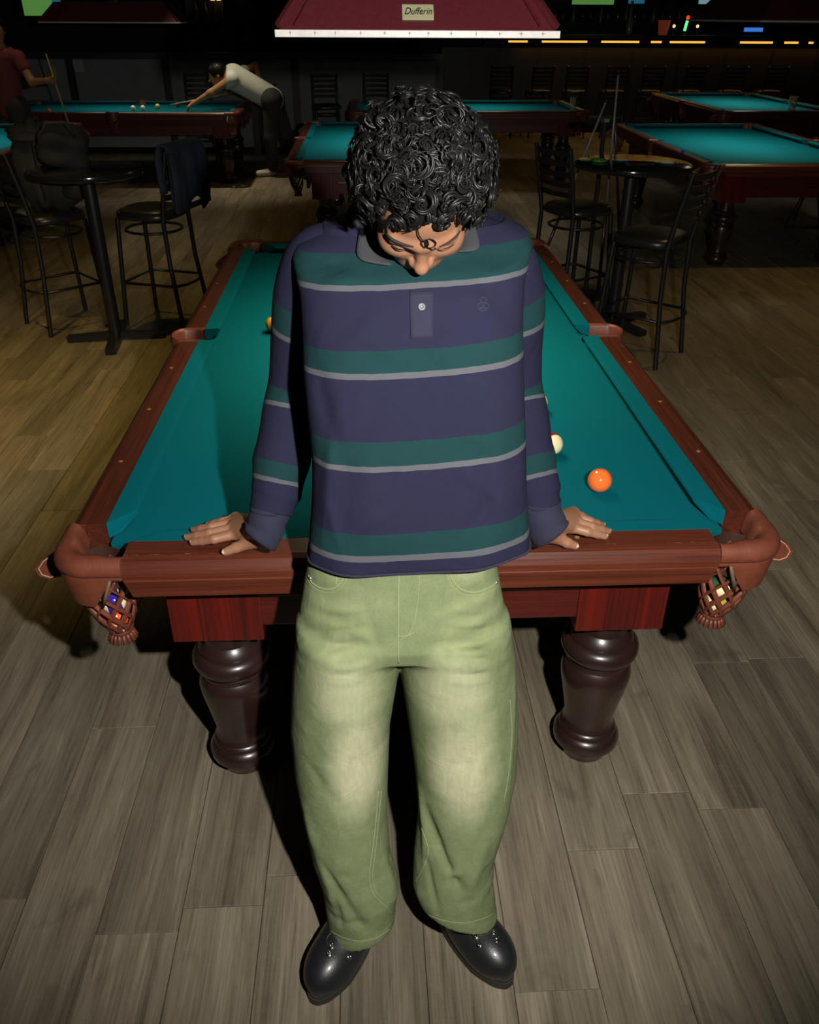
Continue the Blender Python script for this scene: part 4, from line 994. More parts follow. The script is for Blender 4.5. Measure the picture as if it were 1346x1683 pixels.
# sleeves
def bez(P, n):
    P = np.array(P, float); t = np.linspace(0, len(P)-1, n); k = np.arange(len(P)); out = np.stack([np.interp(t, k, P[:, i]) for i in range(P.shape[1])], 1)
    for _ in range(int(n/len(P)*1.2)): out[1:-1] = .25*out[:-2]+.5*out[1:-1]+.25*out[2:]
    return out
def sleeve(s, pts, green):
    C = bez(pts, 90); n = 56; out = np.zeros((90, n+1, 3)); a_ = np.linspace(0, 2*PI, n+1); sgn = -1 if s == 'l' else 1
    for i in range(90):
        t = C[min(i+1, 89), :3]-C[max(i-1, 0), :3]; t /= np.linalg.norm(t); u = np.array([1., 0, 0]); u -= t*(u@t); u /= np.linalg.norm(u); v = np.cross(t, u)
        f = i/89; rr = C[i, 3]*(1+.0*f)
        wr = 0.0
        for k, (fc, amp, fw) in enumerate(((.50,.10,.05), (.585,-.09,.03), (.66,.12,.035), (.74,-.10,.03), (.80,.13,.03), (.86,-.08,.025), (.30,.05,.05), (.18,-.05,.04))):
            wr = wr+amp*np.exp(-((f-fc-.03*np.sin(a_+k*1.7))/fw)**2)*(.55+.45*np.sin(a_*1+k*2.1))
        wr = wr*np.clip((.95-f)/.08, 0, 1); r = rr*(1+wr*.6)
        out[i] = C[i, :3]+np.outer(np.cos(a_)*r, u)+np.outer(np.sin(a_)*r, v)
    L = np.concatenate([[0], np.cumsum(np.linalg.norm(np.diff(C[:, :3], axis=0), axis=1))]); tot = L[-1]
    py = np.array([pix(c[:3]-np.array([0, c[3]*.9, 0]))[1] for c in C]); so = np.argsort(py); S = lambda y: float(np.interp(y, py[so], L[so]))/tot
    bands = []
    for g0, g1, w1 in green: bands += [(S(g0), S(g1), GREEN), (S(g1), S(w1), GREY)]
    uv = np.zeros((90, n+1, 2)); uv[:, :, 0] = a_/(2*PI); uv[:, :, 1] = (L/tot)[:, None]
    q = np.array([(i*(n+1)+j, (i+1)*(n+1)+j, (i+1)*(n+1)+j+1, i*(n+1)+j+1) for i in range(89) for j in range(n)])
    o = link('sleeve', np_mesh('sleeve', out.reshape(-1, 3), q, uv.reshape(-1, 2)), stripe_mat('striped_sleeve_'+s, bands), shirt)
    md = o.modifiers.new('thick', 'SOLIDIFY'); md.thickness = .003
    # ribbed cuff
    w = np.array(HANDS[s]['wrist'][0]); d = C[-1, :3]-C[-8, :3]; d /= np.linalg.norm(d)
    return o, C[-1, :3], d
cuff_dir = {}
def sleeve_path(s, sg, cx):
    sh, el, wr = (np.array(p) for p in ARM[s]); f = lambda t: el+(wr-el)*t
    return [(sh[0]-sg*.055, -.055, 1.398, .052), (sh[0]-sg*.014, -.050, 1.376, .064), (sh[0]+sg*.012, -.034, 1.315, .061), (*(sh*.35+el*.65), .058), (*el, .056), (*f(.30), .055), (*f(.55), .052), (*f(.72), .047), (*f(.82), .0415), (*f(.88), .0400)]
_, le, ld = sleeve('l', sleeve_path('l', -1, 0), [(506,547,555), (651,684,692), (778,803,810)])
_, re_, rd = sleeve('r', sleeve_path('r', 1, 0), [(494,534,542), (641,674,682), (768,796,803)])
MAT['cuff'] = simple('navy_rib_cuff', (.0112,.0110,.031), .9, var=.12, scale=400, bmp=.2)
for s, e, px in (('l', le, (438,872)), ('r', re_, (893,866))):
    w = np.array(HANDS[s]['wrist'][0]); e = np.array(e); mid = (e+w)/2
    sg = -1 if s == 'l' else 1
    pts = [e+(0, .002, .018), e, mid+np.array([sg*.004, -.004, .002]), w+np.array([sg*.006, -.008, -.004]), w+np.array([sg*.017, -.013, -.016])]
    C = bez([(*p, r) for p, r in zip(pts, (.0395,.0395,.0385,.0375,.0365))], 22); mb = MB(); vs = []; n = 40
    for i in range(22):
        t = C[min(i+1, 21), :3]-C[max(i-1, 0), :3]; t /= np.linalg.norm(t); u = np.array([0., 1, 0]); u -= t*(u@t); u /= np.linalg.norm(u); v = np.cross(t, u)
        for j in range(n):
            a = 2*PI*j/n; r = C[i, 3]*(1+.05*math.sin(a*2+i*.2)+.03*math.sin(i*.9+a)); vs.append(C[i, :3]+u*math.cos(a)*r*.92+v*math.sin(a)*r)
    fs = [(i*n+j, i*n+(j+1) % n, (i+1)*n+(j+1) % n, (i+1)*n+j) for i in range(21) for j in range(n)]
    o = mb.add(vs, fs).build('cuff', MAT['cuff'], shirt, smooth=True); md = o.modifiers.new('thick', 'SOLIDIFY'); md.thickness = .003
# shoulder seams along the armholes
MAT['navy_seam'] = simple('navy_seam', (.018,.017,.045), .9)
# collar: stand ring and two fall leaves with points
MAT['collar'] = simple('charcoal_rib_collar', (.028,.029,.033), .9, var=.2, scale=300, bmp=.25)
zc = rows[-1][0]
vs = []; n = 64; 
ring_in = lambda a: np.array([-.022+.074*math.cos(a), -.050+.070*math.sin(a), zc+.028+.018*math.sin(a)])
mb = MB()
# fall leaf: from the stand's top edge out and down on the shoulder, front ends open
A = np.linspace(-PI/2-.20, -PI/2-.20-(2*PI-.40), 60)
prof = []
for a in A:
    fr_ = max(0, -math.sin(a)); top = ring_in(a); out = np.array([math.cos(a), math.sin(a)*1.0, 0])
    prof.append((top-np.array([0,0,.035])-out*.004, top, top+out*.010+np.array([0,0,.002]), top+out*(.030)-np.array([0,0,.014]), top+out*(.047)-np.array([0,0,.034+.012*fr_])))
k = 5; vs = [p for r in prof for p in r]; fs = [(i*k+j, (i+1)*k+j, (i+1)*k+j+1, i*k+j+1) for i in range(len(A)-1) for j in range(k-1)]
o = mb.add(vs, fs).build('collar', MAT['collar'], shirt, smooth=True); md = o.modifiers.new('thick', 'SOLIDIFY'); md.thickness = .0035; sb = o.modifiers.new('sub', 'SUBSURF'); sb.levels = sb.render_levels = 1
# collar leaves lying on the chest, traced on the shirt surface
def leaf(poly, inner):
    P = []
    for x, y in poly:
        h = cast(shirt_bvh, x, y, .007); P.append(h[0] if h is not None else at(x, y, -.17))
    Iv = [at(x, y, Y) for x, y, Y in inner]
    A_, B_ = bez(P, 14), bez(Iv, 14); vs = []; fs = []; m = 7
    for i in range(14):
        for j in range(m): t = j/(m-1); vs.append(A_[i]*(1-t)+B_[i]*t+np.array([0, -.004, .004])*math.sin(t*PI))
    for i in range(13):
        for j in range(m-1): fs.append((i*m+j, i*m+j+1, (i+1)*m+j+1, (i+1)*m+j))
    o = MB().add(vs, fs).build('collar_leaf', MAT['collar'], shirt, smooth=True); md = o.modifiers.new('thick', 'SOLIDIFY'); md.thickness = .003
leaf([(597,362),(590,395),(583,434),(640,440)], [(614,350,-.075),(618,370,-.10),(628,398,-.13),(650,440,-.16)])
leaf([(776,362),(783,388),(791,417),(745,419)], [(762,350,-.075),(757,370,-.10),(748,395,-.13),(735,425,-.16)])
# placket, buttons, tonal chest emblem
def patch(bvh, quad, name, mat, parent, off=.002, nu=8, nv=10, th=.002):
    vs = []; fs = []; (x0,y0),(x1,y1),(x2,y2),(x3,y3) = quad
    for j in range(nv):
        v = j/(nv-1)
        for i in range(nu):
            u = i/(nu-1); x = (x0*(1-u)+x1*u)*(1-v)+(x3*(1-u)+x2*u)*v; y = (y0*(1-u)+y1*u)*(1-v)+(y3*(1-u)+y2*u)*v
            h = cast(bvh, x, y, off)
            if h is None: return None
            vs.append(h[0])
    for j in range(nv-1):
        for i in range(nu-1): fs.append((j*nu+i, j*nu+i+1, (j+1)*nu+i+1, (j+1)*nu+i))
    o = MB().add(vs, fs).build(name, mat, parent, smooth=True); md = o.modifiers.new('thick', 'SOLIDIFY'); md.thickness = th; md.offset = 0; return o
patch(shirt_bvh, [(673,478),(712,478),(711,556),(675,557)], 'placket', MAT['cuff'], shirt, .0012)
MAT['button'] = simple('pearl_button', (.13,.135,.15), .4, scale=60); MAT['buttonrim'] = simple('dark_button_thread', (.05,.05,.07), .6)
h = cast(shirt_bvh, 693, 505, .0035)
if h is not None:
    q = Vector(h[1]).to_track_quat('Z', 'Y'); o = MB().lathe([(.003,.001),(.0038,.0020),(.0055,.0020),(.0061,.0008),(.0058,-.001)], n=24).build('button', MAT['button'], shirt, smooth=True); o.location = h[0]; o.rotation_mode = 'QUATERNION'; o.rotation_quaternion = q
    t = MB()
    for dx in (-.0016, .0016):
        for dy in (-.0016, .0016): t.lathe([(.0009,0),(.0009,.0016)], (dx, dy, .0006), 8)
    t2 = t.build('button_holes', MAT['buttonrim'], o)
MAT['emblem'] = simple('tonal_embroidery', (.017,.0165,.042), .9, scale=200)
for k, (x, y, rx, ry) in enumerate([(794,493,5,5), (789,503,4,5), (799,503,4,5), (794,508,6,3)]):
    P = [cast(shirt_bvh, x+rx*math.cos(a), y+ry*math.sin(a), .0006) for a in np.linspace(0, 2*PI, 13)[:-1]]
    MB().tube([p[0] for p in P if p is not None], .0009, 5, closed=True).build('emblem_stitch', MAT['emblem'], shirt)
# hem band
hp = V[1]; MB().tube([tuple(p) for p in V[0, :-1]], .0028, 6, closed=True).build('hem', MAT['cuff'], shirt, smooth=True)
#PART4
# ---------------------------------------------------------------- jeans
def leg_rows(T):
    out = []
    for l, r, y, Y, b in T:
        A, B = at(l, y, Y), at(r, y, Y); out.append(((A[2]+B[2])/2, (A[0]+B[0])/2, Y, (B[0]-A[0])/2, b))
    return np.array(out)
LEGL = leg_rows([(488,668,1020,-.272,.120), (480,655,1100,-.285,.118), (477,641,1185,-.305,.114), (484,638,1260,-.332,.108), (497,636,1330,-.368,.098), (513,641,1400,-.405,.090), (530,655,1450,-.434,.084), (537,648,1500,-.456,.080), (538,640,1545,-.466,.078), (538,640,1570,-.468,.078)])
LEGR = leg_rows([(648,838,1020,-.272,.120), (658,848,1100,-.285,.118), (672,851,1185,-.305,.114), (682,848,1260,-.332,.108), (688,834,1330,-.368,.098), (680,812,1400,-.405,.090), (678,810,1445,-.430,.084), (700,815,1492,-.451,.080), (712,812,1525,-.459,.078), (712,812,1550,-.461,.078)])
PELV = leg_rows([(508,812,880,-.232,.090), (503,816,930,-.241,.102), (495,824,975,-.250,.116), (489,831,1010,-.260,.122), (496,828,1032,-.266,.112), (545,765,1050,-.270,.080), (610,700,1060,-.270,.05)])
ZHL = [at(540,1517,-.45)[2], at(640,1500,-.45)[2]]; ZHR = [at(690,1470,-.44)[2], at(815,1490,-.44)[2]]
CR = [(z, y, px) for z, y, px in ()]
def ridge(P, p, q, w, amp):
    p = np.asarray(p); q = np.asarray(q); pq = q-p; t = np.clip(((P-p)@pq)/(pq@pq), 0, 1); r = np.linalg.norm(P-p-t[:, None]*pq, axis=1)
    return amp*np.exp(-(r/w)**2)*np.sin(np.clip(t, .04, .96)*PI)**.5
FOLDS = []
def march(f, px, py, far=2.2):
    d = ray(px, py); d = d/np.linalg.norm(d); t = .8
    for _ in range(60):
        s_ = f((CAM+d*t)[None])[0]; t += max(s_*.8, .0005)
        if s_ < .0008 or t > far: break
    return CAM+d*t
PENDING = []
def pf(p0, p1, Y0, Y1, w, a): PENDING.append((p0, p1, w, a))
# (pixel ends, depth of the front surface there, width, height) - positive stands proud
for y, a in ((985,.0016), (1000,.0026), (1010,-.0026), (1022,.0030), (1033,-.0028), (1045,.0032), (1056,-.003), (1069,.0036), (1081,-.003), (1093,.0034), (1105,-.0028), (1118,.0026)):
    k = (y % 7)*3; pf((490,y-5), (560+k,y+5), 0, 0, .0055, a); pf((545,y+6), (612-k,y-2), 0, 0, .005, a*.7); pf((728+k,y+3), (800,y+2), 0, 0, .0055, a); pf((780,y+4), (836,y-14), 0, 0, .005, a*.8)
pf((486,1010), (500,1200), 0, 0, .010, .004); pf((846,1120), (835,1300), 0, 0, .010, .004); pf((820,1290), (848,1300), 0, 0, .007, .004); pf((505,1250), (560,1330), 0, 0, .014, -.004); pf((800,1240), (760,1340), 0, 0, .014, .004); pf((640,1250), (600,1350), 0, 0, .014, .004)
pf((560,1440), (640,1410), 0, 0, .010, -.006); pf((600,1480), (650,1440), 0, 0, .009, .006); pf((545,1450), (560,1520), 0, 0, .008, -.006); pf((700,1400), (720,1500), 0, 0, .008, -.006); pf((735,1440), (800,1420), 0, 0, .009, .005)
pf((600,1000), (622,1075), -.39, -.40, .012, -.004); pf((735,1000), (715,1075), -.39, -.40, .012, -.004)
pf((655,930), (655,1040), -.37, -.39, .010, .003)
pf((500,1330), (545,1470), -.43, -.50, .014, .008); pf((520,1400), (600,1530), -.46, -.54, .012, -.010); pf((545,1480), (640,1470), -.53, -.50, .014, .008); pf((540,1500), (600,1520), -.53, -.55, .010, -.006)
pf((700,1330), (765,1480), -.45, -.53, .013, -.012); pf((690,1300), (700,1420), -.43, -.47, .012, .008); pf((690,1470), (790,1480), -.50, -.53, .013, .008); pf((765,1485), (812,1455), -.54, -.50, .010, -.008); pf((800,1380), (770,1470), -.48, -.53, .015, .007)
pf((630,1400), (650,1470), -.46, -.49, .016, .008)
def pants_sdf(P):
    z = P[:, 2]; dl = tube_sdf(P, LEGL, 0, 0); dr = tube_sdf(P, LEGR, 0, 0); dp = tube_sdf(P, PELV, 0, 0)
    fy = .28*np.clip(-.45-P[:, 1], -.1, .12); zl = fy+ZHL[0]+(ZHL[1]-ZHL[0])*np.clip((P[:, 0]+.215)/.13, -.3, 1.3); zr = fy+ZHR[0]+(ZHR[1]-ZHR[0])*np.clip((P[:, 0]+.02)/.15, -.3, 1.3)
    hipz = LEGL[:, 0].max()
    dl = np.maximum(dl, zl+.020*0-z); dr = np.maximum(dr, zr-z); dl = smax(dl, z-hipz, .02); dr = smax(dr, z-hipz, .02)
    dp = smax(dp, (PELV[:, 0].min()+.012)-z, .02); dp = np.maximum(dp, z-.905)
    d = smin(smin(dl, dr, .008), dp, .022)
    far = None
    if len(P) > 400: far = P.mean(0); fr_ = np.linalg.norm(P-far, axis=1).max()
    for p, q, w, a in FOLDS:
        if far is not None:
            t_ = min(1, max(0, (far-p)@(q-p)/((q-p)@(q-p)+1e-9)))
            if np.linalg.norm(far-p-t_*(q-p)) > fr_+2.6*w: continue
        d = d-ridge(P, p, q, w, a)
    d = d-.0025*np.clip(1-(z-np.where(P[:, 0] < -.05, zl, zr))/.022, 0, 1)**.3*(z < np.where(P[:, 0] < -.05, zl, zr)+.022)
    # hollow hems
    il = np.maximum(tube_sdf(P, LEGL, 0, 0)+.013, z-(zl+.03)); ir = np.maximum(tube_sdf(P, LEGR, 0, 0)+.013, z-(zr+.03))
    return np.maximum(np.maximum(d, -il), -ir)
FOLDS = [(march(pants_sdf, *p0), march(pants_sdf, *p1), w, a) for p0, p1, w, a in PENDING]
jx = axis_grid([(-.33,.23,.0036)]); jy = axis_grid([(-.60,-.11,.0036)]); jz = axis_grid([(.08,.92,.0036)])
JV, JQ = surface_nets(pants_sdf, jx, jy, jz)
def jeans_mat():
    m, nt, b = new_mat('faded_green_denim'); tc = N(nt, 'ShaderNodeTexCoord'); ob = tc.outputs['Object']
    n1 = noise(nt, coords(nt), 9, 4, .6); base = mixc(nt, n1, (.078,.106,.044), (.118,.150,.070))
    def spot(c, r, k):      # worn pale patch
        s = N(nt, 'ShaderNodeVectorMath', operation='SUBTRACT'); nt.links.new(ob, s.inputs[0]); s.inputs[1].default_value = c
        d = N(nt, 'ShaderNodeVectorMath', operation='DIVIDE'); nt.links.new(s.outputs[0], d.inputs[0]); d.inputs[1].default_value = r
        l = N(nt, 'ShaderNodeVectorMath', operation='LENGTH'); nt.links.new(d.outputs[0], l.inputs[0])
        w = math_n(nt, 'ADD', l.outputs['Value'], math_n(nt, 'MULTIPLY', math_n(nt, 'SUBTRACT', n1, .5), .7))
        return math_n(nt, 'MULTIPLY', ramp(nt, w, [(0, 1.), (.45, .8), (1.0, 0.)]), k)
    f = None
    for px, py, Y, r, k in ((575,1150,-.40,(.085,.2,.115),.75), (590,1270,-.44,(.075,.2,.17),.95), (745,1150,-.40,(.085,.2,.115),.75), (765,1270,-.44,(.085,.2,.17),.98), (785,950,-.36,(.055,.2,.05),.55), (548,950,-.36,(.045,.2,.05),.40), (600,1020,-.38,(.07,.2,.05),.08), (760,1030,-.38,(.07,.2,.05),.08)):
        q = spot(tuple(at(px, py, Y)), r, k); f = q if f is None else math_n(nt, 'MAXIMUM', f, q)
    c = mixc(nt, f, base, (.47,.45,.30))
    st_ = noise(nt, coords(nt, (1,1,.18)), 130, 4, .65); c = mixc(nt, math_n(nt, 'MULTIPLY', ramp(nt, st_, [(.40, 1.), (.60, 0.)]), .16), c, (.055,.078,.030)); blt = noise(nt, coords(nt), 28, 4, .7); c = mixc(nt, math_n(nt, 'MULTIPLY', ramp(nt, blt, [(.50, 0.), (.70, 1.)]), .14), c, (.36,.37,.21))
    # whiskers: bands following the creases
    wv = N(nt, 'ShaderNodeTexWave'); wv.bands_direction = 'Z'; wv.inputs['Scale'].default_value = 8.5; wv.inputs['Distortion'].default_value = 3.5; wv.inputs['Detail'].default_value = 2; wv.inputs['Detail Scale'].default_value = 1.2; nt.links.new(ob, wv.inputs[0])
    lo = spot(tuple(at(545,1050,-.38)), (.10,.3,.10), 1); hi = spot(tuple(at(790,1050,-.38)), (.10,.3,.10), 1); wm = math_n(nt, 'MULTIPLY', math_n(nt, 'MAXIMUM', lo, hi), math_n(nt, 'MULTIPLY', wv.outputs['Fac'], .34))
    c = mixc(nt, wm, c, (.33,.36,.18))
    tw = N(nt, 'ShaderNodeTexWave'); tw.bands_direction = 'DIAGONAL'; tw.inputs['Scale'].default_value = 260; tw.inputs['Distortion'].default_value = 2.0; nt.links.new(ob, tw.inputs[0])
    ft = noise(nt, coords(nt, (1,1,.25)), 700, 2, .7)
    c = mixc(nt, math_n(nt, 'MULTIPLY', ft, .42), c, (.30,.34,.19)); c = mixc(nt, math_n(nt, 'MULTIPLY', tw.outputs['Fac'], .10), c, (.05,.075,.03))
    nt.links.new(c, b.inputs['Base Color']); b.inputs['Roughness'].default_value = .9; b.inputs['Specular IOR Level'].default_value = .15
    bump(nt, b, math_n(nt, 'ADD', ft, tw.outputs['Fac']), .25, .001, (noise(nt, coords(nt), 16, 3, .55, .8), .4, .008)); return m
MAT['jeans'] = jeans_mat(); MAT['stitch_g'] = simple('pale_green_stitching', (.24,.27,.14), .9, scale=200); MAT['jeans_dark'] = simple('dark_green_seam', (.06,.09,.03), .9, scale=200)
jeans = link('jeans', np_mesh('jeans', JV, JQ), MAT['jeans'], person); jeans['label'] = 'baggy faded green jeans with pale worn thighs'
j_bvh = BVHTree.FromPolygons([tuple(v) for v in JV], [tuple(int(i) for i in q) for q in JQ])
def seam(name, pts, r=.0013, mat='stitch_g', n=40, off=.0002):
    r *= .62
    P = [cast(j_bvh, x, y, off) for x, y in bez([(float(a), float(b)) for a, b in pts], n)]
    P = [p[0] for p in P if p is not None]
    P = [p for i, p in enumerate(P) if i == 0 or np.linalg.norm(p-P[i-1]) < .06]
    if len(P) > 3: MB().tube(P, r, 5).build(name, MAT[mat], jeans, smooth=True)
seam('pocket_edge', [(507,945),(512,958),(528,968),(548,969),(562,955),(570,934)], .0022); seam('pocket_stitch', [(505,951),(512,964),(530,974),(552,974),(567,958),(575,936)], .0009)
seam('pocket_edge', [(737,930),(742,952),(757,970),(780,975),(805,966),(819,955)], .0022); seam('pocket_stitch', [(732,932),(737,956),(754,976),(782,981),(808,972),(821,961)], .0009)
seam('coin_pocket_edge', [(553,932),(553,945),(552,962)], .0013)
seam('fly_seam', [(656,934),(655,980),(654,1040),(655,1090)], .0018); seam('fly_stitch', [(690,934),(688,980),(682,1020),(672,1044),(656,1052)], .0009); seam('fly_stitch', [(655,1046),(668,1045),(680,1040)], .0011)
seam('inseam', [(622,1300),(618,1350),(612,1400),(606,1440),(612,1470),(635,1490),(645,1502)], .0013); seam('inseam', [(627,1300),(622,1350),(617,1400),(611,1440),(617,1467),(640,1486)], .0010)
seam('inseam', [(688,1350),(700,1380),(706,1400),(694,1430),(682,1450)], .0013); seam('outseam', [(838,1150),(842,1200),(838,1260),(828,1320)], .0010)
seam('hem_stitch', [(540,1528),(560,1540),(590,1548),(620,1542),(642,1526)], .0012); seam('hem_stitch', [(700,1502),(730,1514),(765,1518),(800,1508),(813,1500)], .0012)
for x, y in ((506,950), (820,957)):
    h = cast(j_bvh, x+(5 if x < 600 else -5), y, .001)
    if h is not None: MB().sphere((0,0,0), .0032, 10, 6).build('rivet', simple('rivet_steel', (.5,.5,.48), .3, metal=.9), jeans, smooth=True).location = h[0]

# ---------------------------------------------------------------- boots
MAT['boot'] = simple('black_boot_leather', (.012,.013,.015), .38, var=.3, scale=60, bmp=.12, coat=.15); MAT['sole'] = simple('dark_rubber_sole', (.028,.027,.026), .6, scale=60); MAT['hook'] = simple('steel_lace_hook', (.6,.6,.6), .2, metal=1)
def boot_sdf(P):
    d = ellipsoid(P, (0, .205, .048), (.053, .084, .050)); d = smin(d, ellipsoid(P, (0, .15, .055), (.049, .07, .047)), .02)
    d = smin(d, capsule(P, (0, .17, .062), (0, .075, .125), .036, .044), .02); d = smin(d, ellipsoid(P, (0, .045, .06), (.040, .050, .055)), .02)
    d = smin(d, capsule(P, (0, .08, .10), (0, .085, .20), .044, .040), .02)
    d = np.maximum(d, .022-P[:, 2]); return np.maximum(d, P[:, 2]-.215)
bV, bQ = surface_nets(boot_sdf, axis_grid([(-.07,.07,.003)]), axis_grid([(-.03,.31,.003)]), axis_grid([(.01,.23,.003)]))
boot_me = np_mesh('boot', bV, bQ); boot_me.materials.append(MAT['boot'])
def bz_at(x, y):
    zz = np.linspace(.03, .2, 120); d = boot_sdf(np.stack([np.full(120, x), np.full(120, y), zz], 1)); k = np.where(d < 0)[0]; return float(zz[k[-1]]) if len(k) and y > .12 else float(np.interp(y, [.10,.14,.18], [.125,.112,.092]))
def outline(k=1.0, n=48):
    pts = []
    for i in range(n):
        a = 2*PI*i/n; y = .142+.152*k*math.cos(a); w = np.interp(y, [-.01,.03,.09,.15,.22,.27,.295], [.030,.041,.039,.047,.053,.046,.034])*k
        pts.append((w*math.copysign(abs(math.sin(a))**.72, math.sin(a)), y))
    return pts
for toe, heel, lab in (((-.243,-.578), (-.100,-.345), 'l'), ((.156,-.568), (.000,-.335), 'r')):
    d = Vector((toe[0]-heel[0], toe[1]-heel[1], 0)); B = link('boot', boot_me, None, person); B.location = (heel[0], heel[1], 0); B.rotation_euler[2] = math.atan2(d.y, d.x)-PI/2
    MB().poly(outline(.97), .003, .022).build('sole', MAT['sole'], B, smooth=True, sharp=40)
    MB().poly(outline(.955), .022, .030).build('welt', MAT['sole'], B, smooth=True, sharp=40)
    ol = outline(.88, 26)
    for x, y in ol: MB().box((x*.93-.005, y-.005, 0), (x*.93+.005, y+.005, .010)).build('tread_lug', MAT['sole'], B).scale = (1, 1, 1)
    ang = B.rotation_euler[2]; Rm = np.array([[math.cos(ang), -math.sin(ang), 0], [math.sin(ang), math.cos(ang), 0], [0, 0, 1]]); loc = np.array(B.location)
    wv_ = bV@Rm.T+loc; b_bvh = BVHTree.FromPolygons([tuple(v) for v in wv_], [tuple(int(i) for i in q) for q in bQ])
    for px, py in ({'l': [(579,1559), (574,1573), (545,1556), (541,1568)], 'r': [(781,1541), (787,1555), (812,1533), (817,1546)]}[lab]):
        h = cast(b_bvh, px, py, .0006)
        if h is None: continue
        p, nn = (h[0]-loc)@Rm, h[1]@Rm; q = Vector(nn).to_track_quat('Z', 'Y'); hk = MB().lathe([(.0058,0),(.0058,.0012),(.0045,.002),(.001,.002)], n=14); hk.tube([(-.003,0,.0015),(-.004,.002,.005),(0,.003,.0075),(.004,.002,.006)], .0017, 6)
        o = hk.build('lace_hook', MAT['hook'], B, smooth=True); o.location = p; o.rotation_mode = 'QUATERNION'; o.rotation_quaternion = q
    for k in range(3):
        y = .190-.017*k; z = bz_at(.024, y)+.002
        for dy in (-.004, .012): MB().tube([(-.027, y, z), (0, y+dy*.5-.003, z+.010), (.027, y-dy, z+dy*.6)], .0022, 6).build('lace', MAT['sole'], B, smooth=True)
    MB().tube([(.018*math.cos(a), .200+.014*math.sin(a), bz_at(.018*math.cos(a), .200+.014*math.sin(a))+.0005) for a in np.linspace(0, 2*PI, 20)[:-1]], .0012, 5, closed=True).build('tongue_stitch', MAT['sole'], B)

# ---------------------------------------------------------------- hair
def hair_mat():
    m, nt, b = new_mat('black_curly_hair'); n = noise(nt, coords(nt), 40); nt.links.new(mixc(nt, n, (.003,.003,.0033), (.009,.0085,.0085)), b.inputs['Base Color'])
    b.inputs['Roughness'].default_value = .41; b.inputs['Specular IOR Level'].default_value = .24; return m
MAT['hair'] = hair_mat()
HCN = np.array([0, -.012, .035])
def scalp_ok(p):
    zmin = np.interp(p[:, 1], [-.1,-.03,.02,.045,.075,.09], [-.085,-.055,-.005,.046,.080,.087]); return p[:, 2] > zmin
